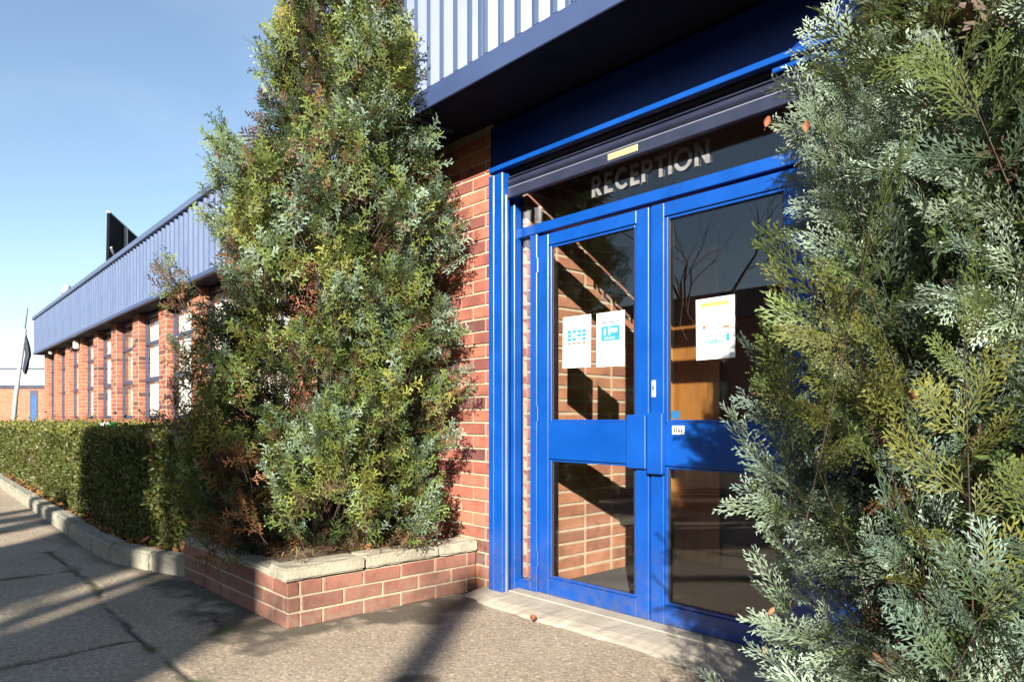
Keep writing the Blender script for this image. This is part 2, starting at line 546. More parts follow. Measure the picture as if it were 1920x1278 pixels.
def np_mesh(name, verts, faces, mat, cols=None):
    """big mesh from arrays: verts (n,3), faces (m,k)"""
    me = bpy.data.meshes.new(name)
    k = faces.shape[1]
    me.vertices.add(len(verts))
    me.vertices.foreach_set('co', np.ascontiguousarray(verts, dtype=np.float32).ravel())
    me.loops.add(faces.size)
    me.loops.foreach_set('vertex_index', np.ascontiguousarray(faces, dtype=np.int32).ravel())
    me.polygons.add(len(faces))
    me.polygons.foreach_set('loop_start', np.arange(0, faces.size, k, dtype=np.int32))
    if cols is not None:
        a = me.attributes.new('leafcol', 'FLOAT_COLOR', 'POINT')
        c4 = np.ones((len(verts), 4), dtype=np.float32)
        c4[:, :3] = cols
        a.data.foreach_set('color', c4.ravel())
    me.update(calc_edges=True)
    me.materials.append(M[mat])
    return me

# brick meshes: a few shared variants with uneven arrises
def brick_meshes(L, Hh, D, mat, n=4):
    res = []
    for i in range(n):
        mb = MB().box(-L / 2, L / 2, 0, D, 0, Hh, 0.0035)
        mb.v = [(x + random.uniform(-.0012, .0012), y + random.uniform(-.001, .001), z + random.uniform(-.0012, .0012)) for x, y, z in mb.v]
        me = mb.mesh('brick')
        me.materials.append(M[mat])
        res.append(me)
    return res

def lay_bricks(parent, x0, x1, z0, z1, y, mats, bond='stretcher', axis='x', shift=0.0, L=0.215, J=0.010, Hh=0.065, D=0.06):
    """courses of separate bricks on a wall face; axis x: face looks to -y, axis y: face looks to +x"""
    full = brick_meshes(L, Hh, D, mats)
    cut = {}
    row = 0
    z = z0
    while z + Hh <= z1 + 0.002:
        off = (0.5 if (row % 2 and bond == 'stretcher') else 0.0) * (L + J) + shift
        x = x0 - off
        while x < x1 - 0.01:
            a, b = max(x, x0), min(x + L, x1)
            if b - a > 0.02:
                if abs(b - a - L) < 1e-4:
                    me = random.choice(full)
                else:
                    key = round(b - a, 3)
                    if key not in cut:
                        cut[key] = brick_meshes(b - a, Hh, D, mats, 1)[0]
                    me = cut[key]
                jit = random.uniform(-.0018, .0018)
                if axis == 'x':
                    link('brick', me, parent, ((a + b) / 2, y + jit, z + random.uniform(-.0012, .0012)), (0, 0, random.uniform(-.004, .004)))
                else:
                    link('brick', me, parent, (y + jit, (a + b) / 2, z + random.uniform(-.0012, .0012)), (0, 0, R_(90) + random.uniform(-.004, .004)))
            x += L + J
        z += Hh + J
        row += 1

def clad_profile(length, pitch=0.115, depth=0.028, top=0.028, flank=0.040):
    """x, depth pairs of a trapezoid profile; the crowns stand out by `depth`"""
    pts = []
    x = 0.0
    pan = pitch - top - 2 * flank
    while x < length - 1e-6:
        pts += [(x, 0), (x + pan, 0), (x + pan + flank, depth), (x + pan + flank + top, depth)]
        x += pitch
    pts.append((length, 0))
    return [(min(a, length), b) for a, b in pts]

def clad_sheet_mesh(length, z0, z1, **kw):
    pr = clad_profile(length, **kw)
    n = len(pr)
    vs = [(a, -b, z0) for a, b in pr] + [(a, -b, z1) for a, b in pr] + [(a, -b + 0.002, z0) for a, b in pr] + [(a, -b + 0.002, z1) for a, b in pr]
    fs = []
    for i in range(n - 1):
        fs.append((i, i + 1, n + i + 1, n + i))
        fs.append((2 * n + i + 1, 2 * n + i, 3 * n + i, 3 * n + i + 1))
        fs.append((i + 1, i, 2 * n + i, 2 * n + i + 1))
    me = bpy.data.meshes.new('cladding_sheet')
    me.from_pydata(vs, [], fs)
    me.materials.append(M['clad'])
    return me

# ------------------------------------------------------------------ ground
FY = 2.63          # reception wall face
DY = 2.75          # face of the door leaves

def value_noise(x, y, seed, scale):
    r = np.random.default_rng(seed)
    g = r.random((256, 256))
    X, Y = x * scale + 1000, y * scale + 1000
    xi, yi = np.floor(X).astype(int), np.floor(Y).astype(int)
    fx, fy = X - xi, Y - yi
    fx, fy = fx * fx * (3 - 2 * fx), fy * fy * (3 - 2 * fy)
    a, b = g[xi % 256, yi % 256], g[(xi + 1) % 256, yi % 256]
    c, d = g[xi % 256, (yi + 1) % 256], g[(xi + 1) % 256, (yi + 1) % 256]
    return (a * (1 - fx) + b * fx) * (1 - fy) + (c * (1 - fx) + d * fx) * fy

def fbm(x, y, seed, scale, oct=4):
    s, amp, tot = 0, 1.0, 0
    for o in range(oct):
        s = s + amp * value_noise(x, y, seed + o, scale * 2 ** o)
        tot += amp
        amp *= 0.5
    return s / tot

PX0, PX1, PY0, PY1 = -9.0, 1.4, -1.0, 2.62
def build_ground():
    st = 0.02
    nx, ny = int(round((PX1 - PX0) / st)) + 1, int(round((PY1 - PY0) / st)) + 1
    xs, ys = np.linspace(PX0, PX1, nx), np.linspace(PY0, PY1, ny)
    X, Y = np.meshgrid(xs, ys)
    x, y = X.ravel(), Y.ravel()
    wob = (fbm(x, y, 3, 3.0) - .5) * 0.12 + (fbm(x, y, 9, 14.0) - .5) * 0.05
    crack = np.zeros_like(x)
    segs = [((-6.2, 1.02), (-4.9, 1.0), .011), ((-4.9, 1.0), (-3.9, .93), .013), ((-3.9, .93), (-2.6, .90), .012), ((-2.6, .90), (-1.6, .86), .006),
            ((-3.40, -.6), (-3.48, .92), .011), ((-5.36, -.6), (-5.33, 1.0), .010), ((-3.75, 1.33), (-3.35, 1.22), .006),
            ((-7.6, -.6), (-7.55, 1.1), .010)]
    dmin = np.full_like(x, 9.0)
    for (ax, ay), (bx, by), w in segs:
        dx, dy = bx - ax, by - ay
        t = np.clip(((x - ax) * dx + (y - ay) * dy) / (dx * dx + dy * dy), 0, 1)
        n_ = np.hypot(dx, dy)
        side = ((x - ax) * dy - (y - ay) * dx) / n_ + wob * 0.55
        along = np.hypot(x - (ax + t * dx), y - (ay + t * dy))
        d = np.where((t > 0) & (t < 1), np.abs(side), along)
        crack = np.maximum(crack, np.clip(1.6 - d / w, 0, 1))
        dmin = np.minimum(dmin, d)
    patch = fbm(x, y, 21, 2.2)
    crack *= np.clip((patch - .28) * 6, 0.25, 1)
    # damp, mossy asphalt around the planter foot
    dp = np.maximum(np.maximum(-4.62 - x, x + 3.15), np.maximum(1.47 - y, 0))
    rag = fbm(x, y, 40, 5.0)
    stain = np.clip((0.25 - dp + (rag - .5) * .46) * 10, 0, 1) * (dp > -0.02)
    stain *= np.clip((fbm(x, y, 55, 9.0) - .2) * 5, .45, 1)
    for cx, cy, r in ((-2.87, 2.08, .13), (-2.42, 1.62, .10), (-2.22, 1.52, .12), (-2.62, 1.9, .045), (-2.95, 2.35, .16)):
        d = np.hypot(x - cx, (y - cy) * 1.3)
        stain = np.maximum(stain, np.clip((r - d + (rag - .5) * .22) * 14, 0, .9))
    # dirt at the foot of the kerb
    kd = np.abs(y - np.interp(x, [-12.2, -7.7, -5.95, -5.5, -5.0, -4.55], [1.42, 1.29, 1.24, 1.245, 1.37, 1.51]))
    stain = np.maximum(stain, np.where(x < -4.55, np.clip((.10 - kd + (rag - .5) * .16) * 9, 0, .75), 0))
    moss = np.clip((.05 - dmin + (rag - .5) * .12) * 16, 0, 1) * np.clip((fbm(x, y, 77, 3.0) - .5) * 8, 0, 1)
    z = -crack * 0.010 + (fbm(x, y, 60, 1.2, 2) - .5) * 0.008 + moss * 0.004 * fbm(x, y, 61, 40, 2)
    edge = np.minimum(np.minimum(x - PX0, PX1 - x), np.minimum(y - PY0, PY1 - y))
    z *= np.clip(edge / 0.3, 0, 1)
    vs = np.stack([x, y, z], 1)
    i = np.arange((nx - 1) * (ny - 1))
    r0 = (i // (nx - 1)) * nx + i % (nx - 1)
    fc = np.stack([r0, r0 + 1, r0 + 1 + nx, r0 + nx], 1)
    me = np_mesh('forecourt', vs, fc, 'asphalt')
    for nm, arr in (('stain', stain), ('crack', crack), ('moss', moss)):
        a = me.attributes.new(nm, 'FLOAT', 'POINT')
        a.data.foreach_set('value', arr.astype(np.float32))
    o = link('forecourt', me)
    tag(o, 'worn speckled asphalt forecourt with mossy cracks in front of the entrance', kind='structure')
    g = MB()
    B = 400.0
    for (a, b, c, d) in ((-B, B, -B, PY0), (-B, B, PY1, B), (-B, -40, PY0, PY1), (PX1, B, PY0, PY1)):
        g.add([(a, c, 0), (b, c, 0), (b, d, 0), (a, d, 0)], [(0, 1, 2, 3)])
    o = g.build('ground', 'tarmac')
    tag(o, 'dark tarmac yard running out to the horizon', kind='structure')
    g = MB().add([(-40, PY0, 0), (PX0, PY0, 0), (PX0, PY1, 0), (-40, PY1, 0)], [(0, 1, 2, 3)])
    tag(g.build('path', 'asphalt'), 'asphalt path continuing along the kerb beside the hedge', kind='structure')
build_ground()

# door step
def build_step():
    n = 60
    x0, x1 = -3.10, -0.95
    front = [2.44 + .010 * math.sin(i * .23 + 1) + .006 * math.sin(i * .61) + random.uniform(-.005, .005) + (.03 if i < 4 else 0) for i in range(n + 1)]
    vs, fs = [], []
    for i in range(n + 1):
        x = x0 + (x1 - x0) * i / n
        zt = 0.026 + random.uniform(-.002, .002)
        vs += [(x, front[i] - .01, -.006), (x, front[i] + .022, .010 + random.uniform(-.002, .002)), (x, front[i] + .075, zt - .004), (x, 2.66, .030)]
    for i in range(n):
        for k in range(3):
            a = i * 4 + k
            fs.append((a, a + 4, a + 5, a + 1))
    fs.append((0, 1, 2, 3))
    fs.append(tuple(n * 4 + k for k in (3, 2, 1, 0)))
    mb = MB().add(vs, fs)
    mb.box(-2.93, -1.14, 2.662, 2.95, -.02, 0.034, 0.003)
    o = mb.build('door_step', 'concrete')
    tag(o, 'pale worn concrete step running along under the blue doors', 'step')
build_step()

# ------------------------------------------------------------------ reception building
RB = tag(empty('reception_building', (0, 0, 0)), 'red brick reception block with blue canopy and blue glazed double doors', 'building')

def brick_wall_left():
    mb = MB()
    mb.box(-5.05, -3.045, FY + .006, FY + .24, -.05, 2.668)
    w = mb.build('brick_wall', 'mortar', RB)
    lay_bricks(w, -5.05, -3.047, 0.0, 2.66, FY, 'brick', shift=0.062)
    # soffit-side wall and plain right-hand wall, hidden by the right conifer
    mb = MB().box(-1.013, 3.2, FY, FY + .24, -.05, 2.66)
    mb.build('brick_wall', 'brick_tex', RB)
    mb = MB().box(-5.05, -4.83, FY + .242, 9.0, -.05, 2.66)
    mb.build('brick_wall', 'brick_tex', RB)
brick_wall_left()

def canopy():
    # canopy box: flashing, ribbed sheets, dark soffit
    X0, X1, Y0, Z0, Z1 = -3.22, -0.91, 2.19, 2.63, 3.95
    mb = MB()
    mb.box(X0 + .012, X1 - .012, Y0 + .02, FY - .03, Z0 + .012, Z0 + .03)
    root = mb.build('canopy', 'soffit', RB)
    fl = MB()
    fl.box(X0, X1, Y0, Y0 + .012, Z0, Z0 + .108, 0.003)
    fl.box(X0, X0 + .012, Y0 + .0125, FY - .14, Z0, Z0 + .108, 0.003)
    fl.box(X1 - .012, X1, Y0 + .0125, FY - .14, Z0, Z0 + .108, 0.003)
    fl.box(X0, X1, Y0 + .0125, Y0 + .05, Z0 + .109, Z0 + .113)
    fl.build('flashing', 'clad_flash', root)
    pitch = 0.1155
    me = clad_sheet_mesh(pitch * 5, Z0 + .113, Z1)
    x = X0 + .005
    k = 0
    while x + pitch * 5 <= X1 + 0.02:
        link('cladding_sheet', me, root, (x, Y0 + .034, 0))
        x += pitch * 5
        k += 1
    me2 = clad_sheet_mesh(0.40, Z0 + .113, Z1)
    for xx, rz in ((X0 + .03, -90), (X1 - .03, 90)):
        link('cladding_sheet', me2, root, (xx, Y0 + .44 if rz < 0 else Y0 + .04, 0), (0, 0, R_(rz)))
    tp = MB().box(X0 - .01, X1 + .01, Y0 - .015, FY - .12, Z1, Z1 + .05, .004)
    tp.build('capping', 'clad_flash', root)
    # wall fascia of the block, behind the canopy
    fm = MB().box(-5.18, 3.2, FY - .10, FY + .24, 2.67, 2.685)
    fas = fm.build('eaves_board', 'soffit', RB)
    fl = MB()
    fl.box(-5.18, X0 - .003, FY - .125, FY - .112, 2.665, 2.76, .002)
    fl.build('flashing', 'clad_flash', fas)
    fl = MB()
    fl.box(X1 + .003, 3.2, FY - .125, FY - .112, 2.665, 2.76, .002)
    fl.build('flashing', 'clad_flash', fas)
    me3 = clad_sheet_mesh(pitch * 6, 2.762, 3.72)
    x = -5.18
    while x < 3.0:
        link('cladding_sheet', me3, fas, (x, FY - .085, 0))
        x += pitch * 6
    MB().box(-5.2, 3.2, FY - .13, 9.0, 3.722, 3.79, .004).build('roof', 'roof', RB)
    # blue panel darkened in colour for the canopy's shade, above the sunlit drip flashing
    MB().box(-3.043, -1.017, FY, FY + .03, 2.412, 2.641).build('fascia_panel', 'blue_shaded', RB)
    MB().box(-3.046, -1.014, FY - .012, FY + .03, 2.384, 2.4105, .002).build('drip_flashing', 'blue', RB)
canopy()

def entrance():
    # guide posts of the roller shutter
    for s, xo in ((1, -3.045), (-1, -1.015)):
        g = MB()
        def bx(a, b, y0, y1, z0, z1, bev=.003):
            xa, xb = xo + s * a, xo + s * b
            g.box(min(xa, xb), max(xa, xb), y0, y1, z0, z1, bev)
        bx(0, .044, FY - .016, FY + .13, 0.004, 2.362)
        bx(.046, .118, FY - .016, FY + .04, 0.004, 2.362)
        bx(.046, .118, FY + .075, FY + .13, 0.004, 2.362)
        g.build('shutter_guide', 'blue', RB)
        st = MB()
        xa, xb = xo + s * .1185, xo + s * .1235
        st.box(min(xa, xb), max(xa, xb), FY + .006, FY + .02, 0.03, 2.24, .001)
        st.build('guide_strip', 'alu', RB)
    # roller shutter, rolled up: curved slats over a flat bottom rail
    sx0, sx1 = -2.925, -1.135
    sh = MB()
    prof = []
    for i in range(9):
        a = math.pi * i / 8
        prof.append((FY + .036 - .018 * math.sin(a), 2.286 + .046 * (i / 8)))
    def strip(prof):
        n = len(prof)
        vs = [(sx0, y, z) for y, z in prof] + [(sx1, y, z) for y, z in prof] + [(sx0, FY + .05, z) for y, z in prof] + [(sx1, FY + .05, z) for y, z in prof]
        fs = []
        for i in range(n - 1):
            fs.append((i, n + i, n + i + 1, i + 1))
            fs.append((2 * n + i, 2 * n + i + 1, 3 * n + i + 1, 3 * n + i))
        fs.append((0, 2 * n, 3 * n, n)); fs.append((n - 1, 2 * n - 1, 4 * n - 1, 3 * n - 1))
        sh.add(vs, fs)
    strip(prof)
    root = sh.build('roller_shutter', 'slate', RB, smooth=False)
    b = MB()
    b.box(sx0, sx1, FY + .018, FY + .05, 2.222, 2.276, .003)
    b.build('bottom_rail', 'slate', root)
    c = MB().box(sx0, sx1, FY + .026, FY + .05, 2.2775, 2.284, .002)
    c.build('hinge_rib', 'frame_light', root)
    c = MB().box(sx0, sx1, FY + .024, FY + .05, 2.3335, 2.341, .002)
    c.build('hinge_rib', 'slate', root)
    MB().box(-2.20, -2.02, FY + .0155, FY + .0175, 2.236, 2.268, .0008).build('maker_plate', 'cream', root)
    MB().box(-1.36, -1.17, FY + .005, FY + .03, 2.352, 2.372, .004).build('bracket', 'blue', root)
    MB().box(-3.04, -1.02, FY + .055, FY + .24, 2.3835, 2.41).build('shutter_housing', 'black', RB)
    # fixed frame
    f = MB()
    y0, y1 = DY - .012, DY + .05
    for a, b_ in ((-3.02, -2.955), (-1.105, -1.04)):
        f.box(a, b_, y0, y1, .034, 2.38, .003)
    for a, b_ in ((-2.835, -2.782), (-1.278, -1.225)):
        f.box(a, b_, y0, y1, .034, 2.012, .003)
    f.box(-2.9545, -1.1055, y0 - .004, y1, 2.0125, 2.066, .003)
    f.box(-2.9545, -1.1055, y0, y1, 2.34, 2.38, .003)
    f.box(-2.9545, -2.8355, y0, y1, .034, .088, .003)
    f.box(-1.2245, -1.1055, y0, y1, .034, .088, .003)
    fr = f.build('door_frame', 'blue', RB)
    for (a, b_, c_, d_) in ((-2.954, -2.836, .0885, 2.012), (-1.224, -1.106, .0885, 2.012)):
        MB().box(a, b_, DY + .016, DY + .022, c_, d_).build('sidelight_pane', 'glass', fr)
        bd = MB()
        bd.box(a, a + .016, DY + .004, DY + .0155, c_, d_, .002)
        bd.box(b_ - .010, b_, DY + .004, DY + .0155, c_, d_, .002)
        bd.build('glazing_bead', 'blue', fr)
    MB().box(-2.954, -1.106, DY + .016, DY + .022, 2.0665, 2.3395).build('transom_pane', 'glass', fr)
    # door leaves
    for s, hinge in ((1, -2.778), (-1, -1.282)):
        m = MB()
        def bx(mb, a, b_, y0, y1, z0, z1, bev=.003):
            xa, xb = hinge + s * a, hinge + s * b_
            mb.box(min(xa, xb), max(xa, xb), y0, y1, z0, z1, bev)
        W = 0.742
        ya, yb = DY, DY + .045
        bx(m, 0, .072, ya, yb, .036, 2.0)
        bx(m, W - .074, W, ya, yb, .036, 2.0)
        bx(m, .0725, W - .0745, ya, yb, .036, .126)
        bx(m, .0725, W - .0745, ya, yb, 1.936, 2.0)
        leaf = m.build('door_leaf', 'blue', RB)
        k = MB()
        bx(k, .0725, W - .0745, ya - .002, yb, .774, .975)
        k.build('mid_rail', 'blue', leaf)
        bd = MB()
        for z0, z1 in ((.1265, .7735), (.9755, 1.9355)):
            bx(bd, .0727, .088, ya + .010, ya + .024, z0, z1, .002)
            bx(bd, W - .090, W - .0747, ya + .010, ya + .024, z0, z1, .002)
            bx(bd, .0885, W - .0905, ya + .010, ya + .024, z0, z0 + .013, .002)
            bx(bd, .0885, W - .0905, ya + .010, ya + .024, z1 - .013, z1, .002)
        bd.build('glazing_bead', 'blue', leaf)
        gk = MB()
        for z0, z1 in ((.140, .760), (.989, 1.922)):
            bx(gk, .0885, .097, ya + .014, ya + .0245, z0, z1, .001)
            bx(gk, W - .099, W - .0907, ya + .014, ya + .0245, z0, z1, .001)
        gk.build('gasket', 'black', leaf)
        for z0, z1 in ((.128, .772), (.977, 1.934)):
            p = MB()
            bx(p, .074, W - .076, ya + .025, ya + .031, z0, z1, 0)
            p.build('pane', 'glass', leaf)
        for hz in (.22, 1.02, 1.84):
            hg = MB()
            bx(hg, -.012, .004, ya - .012, ya - .0005, hz - .045, hz + .045, .004)
            hg.build('hinge', 'blue', leaf)
        # push plate on the meeting stile
        pp = MB()
        if s > 0:
            bx(pp, W - .118, W - .004, ya - .022, ya - .0025, .755, 1.012, .004)
        else:
            bx(pp, W - .088, W - .002, ya - .034, ya - .0025, .735, 1.020, .004)
            kl = MB()
            kl.box(-2.016, -1.992, ya - .006, ya - .0005, 1.095, 1.175, .004)
            ko = kl.build('keyhole_plate', 'white', leaf)
            kh = MB()
            kh.box(-2.0095, -1.9985, ya - .0075, ya - .0062, 1.128, 1.15, .001)
            kh.build('keyhole', 'ink', leaf)
        pp.build('push_plate', 'blue', leaf)
    # lettering on the transom glass
    h = 0.112
    zb = 2.128
    sw = 0.021
    yF, yB = DY + .010, DY + .0155
    lt_root = empty('lettering', (0, 0, 0), parent=RB)
    def ring(cx, cz, rx, rz, w, a0, a1, n=18):
        o = [(cx + rx * math.cos(a0 + (a1 - a0) * i / n), cz + rz * math.sin(a0 + (a1 - a0) * i / n)) for i in range(n + 1)]
        q = [(cx + (rx - w) * math.cos(a0 + (a1 - a0) * i / n), cz + (rz - w) * math.sin(a0 + (a1 - a0) * i / n)) for i in range(n + 1)]
        return [[o[i], o[i + 1], q[i + 1], q[i]] for i in range(n)]
    def rect(a, b, c, d):
        return [[(a, c), (b, c), (b, d), (a, d)]]
    def glyph(ch):
        P = math.pi
        if ch == 'E':
            return rect(0, sw, 0, h) + rect(sw, .062, 0, .02) + rect(sw, .058, .046, .066) + rect(sw, .062, h - .02, h), .066
        if ch == 'I':
            return rect(0, sw, 0, h), sw
        if ch == 'T':
            return rect(0, .076, h - .02, h) + rect(.0275, .0485, 0, h - .02), .076
        if ch == 'N':
            return rect(0, sw, 0, h) + rect(.069, .069 + sw, 0, h) + [[(sw, h), (sw, h - .034), (.069, 0), (.069, .034)]], .09
        if ch == 'O':
            return ring(.058, h / 2, .058, .0575, .0205, 0, 2 * P, 36), .116
        if ch == 'C':
            return ring(.056, h / 2, .056, .0575, .0205, P * .27, P * 1.73, 26), .098
        if ch == 'P':
            rz = .034
            return rect(0, sw, 0, h) + rect(sw, .038, h - .02, h) + rect(sw, .038, h - 2 * rz, h - 2 * rz + .02) + ring(.038, h - rz, .036, rz, .02, -P / 2, P / 2, 14), .076
        if ch == 'R':
            rz = .033
            return rect(0, sw, 0, h) + rect(sw, .038, h - .02, h) + rect(sw, .038, h - 2 * rz, h - 2 * rz + .02) + ring(.038, h - rz, .034, rz, .02, -P / 2, P / 2, 14) + [[(.024, h - 2 * rz - .0005), (.055, 0), (.080, 0), (.047, h - 2 * rz - .0005)]], .082
    K = .835
    x = -2.400
    for ch in "RECEPTION":
        polys, w = glyph(ch)
        mb = MB()
        for p in polys:
            mb.prism([(x + a * K, zb + b * .93) for a, b in p], yF, yB)
        mb.build('letter', 'letters', lt_root)
        x += (w + (.0165 if ch not in 'T' else .014)) * K
entrance()

def lobby():
    # left lobby wall, stack-bonded; it also carries the jamb
    XW = -2.93
    w = MB().box(XW - .2, XW - .006, DY + .06, 4.2, -.02, 2.5).build('lobby_wall', 'mortar', RB)
    lay_bricks(w, DY + .06, 4.19, 0.005, 2.48, XW, 'brick_in', bond='stack', axis='y', L=.238, J=.016, Hh=.063)
    MB().box(XW - .2, -.9, 4.2, 4.3, -.02, 2.5).build('lobby_wall', 'plaster', RB)
    MB().box(-1.0, -.9, DY + .06, 4.199, -.02, 2.5).build('lobby_wall', 'plaster', RB)
    MB().box(XW - .2, -.9, FY + .241, 4.3, 2.501, 2.6).build('lobby_ceiling', 'ceiling', RB)
    MB().box(XW - .2, -.9, DY + .06, 4.3, -.04, .018).build('lobby_floor', 'carpet', RB)
    d = MB().box(-2.862, -2.50, 4.150, 4.192, .03, 2.06, .003).build('timber_panel', 'wood', RB)  # door narrowed to its sunlit strip; dark wall replaces the shaded part
    a = MB()
    a.box(-2.928, -2.866, 4.115, 4.195, .02, 2.13, .004)
    a.box(-2.8655, -2.45, 4.115, 4.195, 2.065, 2.13, .004)
    a.build('timber_architrave', 'wood_l', RB)
    MB().box(-2.49, -1.002, 4.165, 4.198, .02, .17, .003).build('skirting_board', 'skirting', RB)
lobby()

# paper notices taped to the door glass
def notice(x0, x1, z0, z1, label, blocks, rot=0.0):
    y = DY + .0235
    root = MB().box(-(x1 - x0) / 2, (x1 - x0) / 2, -.0004, .0004, -(z1 - z0) / 2, (z1 - z0) / 2).build('paper_notice', 'paper', None, loc=((x0 + x1) / 2, y, (z0 + z1) / 2))
    root.rotation_euler = (0, rot, 0)
    tag(root, label, 'notice', 'paper notices on the entrance doors')
    W, Hh = x1 - x0, z1 - z0
    by = {}
    for (a, b, c, d, m) in blocks:
        by.setdefault(m, []).append((a, b, c, d))
    for i, (m, rs) in enumerate(by.items()):
        mb = MB()
        for (a, b, c, d) in rs:
            mb.box(-W / 2 + a * W, -W / 2 + b * W, -.0009 - .0001 * i, -.0005, -Hh / 2 + c * Hh, -Hh / 2 + d * Hh)
        mb.build('printed_panel', m, root)
rr = random.Random(3)
bl = [(.14, .84, .80, .825, 'p_green'), (.14, .7, .775, .79, 'p_green')]
for i in range(4):
    for j in range(3):
        bl.append((.17 + i * .175, .31 + i * .175, .52 + j * .075, .58 + j * .075, rr.choice(['p_blue', 'p_sky', 'p_blue'])))
    bl.append((.19 + i * .175, .29 + i * .175, .455, .495, 'p_red'))
    bl.append((.20 + i * .175, .28 + i * .175, .745, .765, 'p_red' if i in (0, 3) else 'p_blue'))
notice(-2.616, -2.418, 1.262, 1.535, 'white paper notice with blue and red icon grid on left door glass', bl, .012)
bl = [(.17, .83, .80, .825, 'p_navy'), (.17, .83, .76, .778, 'p_blue'), (.17, .83, .47, .745, 'p_blue'), (.26, .34, .58, .70, 'p_pale'), (.42, .50, .58, .72, 'p_pale'), (.54, .74, .62, .70, 'p_pale'), (.28, .66, .50, .545, 'p_sky'),
      (.20, .25, .49, .53, 'p_navy'), (.74, .79, .50, .54, 'p_navy')]
notice(-2.379, -2.197, 1.257, 1.531, 'white paper notice with solid blue block beside the left door stile', bl, .004)
bl = [(.13, .85, .86, .93, 'p_yellow'), (.28, .8, .885, .905, 'p_orange'), (.16, .22, .79, .83, 'p_sky')]
for j in range(5):
    bl.append((.24, .84 - .08 * (j % 3), .80 - j * .036, .825 - j * .036, 'p_sky' if j % 2 else 'p_pale'))
bl += [(.18, .26, .50, .56, 'p_red'), (.28, .33, .48, .52, 'p_orange'), (.70, .86, .49, .525, 'p_red'), (.42, .5, .44, .46, 'p_pale'), (.56, .64, .44, .46, 'p_pale'), (.16, .68, .33, .40, 'p_pale'), (.16, .74, .25, .315, 'p_sky'), (.78, .86, .28, .40, 'p_blue')]
notice(-1.790, -1.597, 1.258, 1.530, 'white paper notice with yellow heading on the right door glass', bl, -.01)
y = DY - .0026
s1 = tag(MB().box(-.033, .033, -.0006, .0, -.020, .020).build('door_sticker', 'lab', None, loc=(-1.868, y, .942)), 'small white sticker with black marks on right door mid rail', 'sticker')
mb = MB()
for a, b, c, d in ((-.024, -.016, -.010, .010), (-.012, -.006, -.010, .012), (-.002, .010, -.009, .002), (.014, .024, -.010, .004)):
    mb.box(a, b, -.0010, -.0007, c, d)
mb.build('printed_mark', 'ink', s1)
tag(MB().box(-.028, .028, -.0006, .0, -.018, .018).build('door_sticker', 'teal', None, loc=(-1.905, DY + .0245, 1.012)), 'small teal sticker at the bottom edge of right door glass', 'sticker')

# ------------------------------------------------------------------ planters
def planter(x0, x1, label, with_bricks=True):
    root = tag(empty('brick_planter', ((x0 + x1) / 2, 2.05, 0)), label, 'planter')
    ox, oy = root.location.x, root.location.y
    def L(mb):
        mb.v = [(a - ox, b - oy, c) for a, b, c in mb.v]
        return mb
    y0, y1 = 1.47, FY - .012
    b = MB()
    b.box(x0 + .006, x1 - .006, y0 + .006, y0 + .10, -.05, .222)
    b.box(x0 + .006, x0 + .10, y0 + .1005, y1, -.05, .222)
    b.box(x1 - .10, x1 - .006, y0 + .1005, y1, -.05, .222)
    w = L(b).build('retaining_wall', 'mortar', root)
    if with_bricks:
        lay_bricks(w, x0 - ox, x1 - ox, .002, .225, y0 - oy, 'brick_pl', shift=.05)
        lay_bricks(w, y0 + .070 - oy, y1 - oy, .002, .225, x1 - ox, 'brick_pl', axis='y', shift=.105)
    # coping slabs, chipped
    def slab(a, b, c, d, z0=.232, z1=.292):
        bm = bmesh.new()
        bmesh.ops.create_cube(bm, size=1.0)
        for v in bm.verts:
            v.co = Vector(((a + b) / 2 + v.co.x * (b - a), (c + d) / 2 + v.co.y * (d - c), (z0 + z1) / 2 + v.co.z * (z1 - z0)))
        bmesh.ops.bevel(bm, geom=bm.edges[:], offset=.009, segments=2, affect='EDGES')
        bmesh.ops.subdivide_edges(bm, edges=[e for e in bm.edges if e.calc_length() > .05], cuts=7, use_grid_fill=True)
        for v in bm.verts:
            q = v.co
            v.co = q + Vector((random.uniform(-1, 1), random.uniform(-1, 1), random.uniform(-1, 1))) * .0022
            if abs(math.sin(q.x * 23) * math.sin(q.y * 19)) > .86:
                v.co.z -= .006
            v.co.x -= ox
            v.co.y -= oy
        me = bpy.data.meshes.new('coping_slab')
        bm.to_mesh(me); bm.free()
        me.materials.append(M['coping'])
        link('coping_slab', me, root)
    slab(x1 - .15, x1 + .028, y0 - .028, 1.875)
    slab(x1 - .15, x1 + .020, 1.883, 2.34)
    slab(x1 - .15, x1 + .024, 2.347, y1)
    slab(x0 - .01, x1 - .158, y0 - .006, y0 + .13, .226, .252)
    s = MB()
    n = 26
    vs, fs = [], []
    for i in range(n + 1):
        for j in range(n + 1):
            u, v = i / n, j / n
            vs.append((x0 + .02 + (x1 - .12 - x0) * u - ox, y0 + .10 + (y1 - y0 - .10) * v - oy, .245 + .05 * math.sin(3.1 * u) * math.sin(3.1 * v) + random.uniform(-.012, .012)))
    for i in range(n):
        for j in range(n):
            a = i * (n + 1) + j
            fs.append((a, a + n + 1, a + n + 2, a + 1))
    s.add(vs, fs).build('soil', 'soil', root, smooth=True)
planter(-4.62, -3.165, 'low brick planter with chipped pale coping left of the doors')
planter(-0.86, 0.75, 'low brick planter under the conifer right of the doors', with_bricks=False)

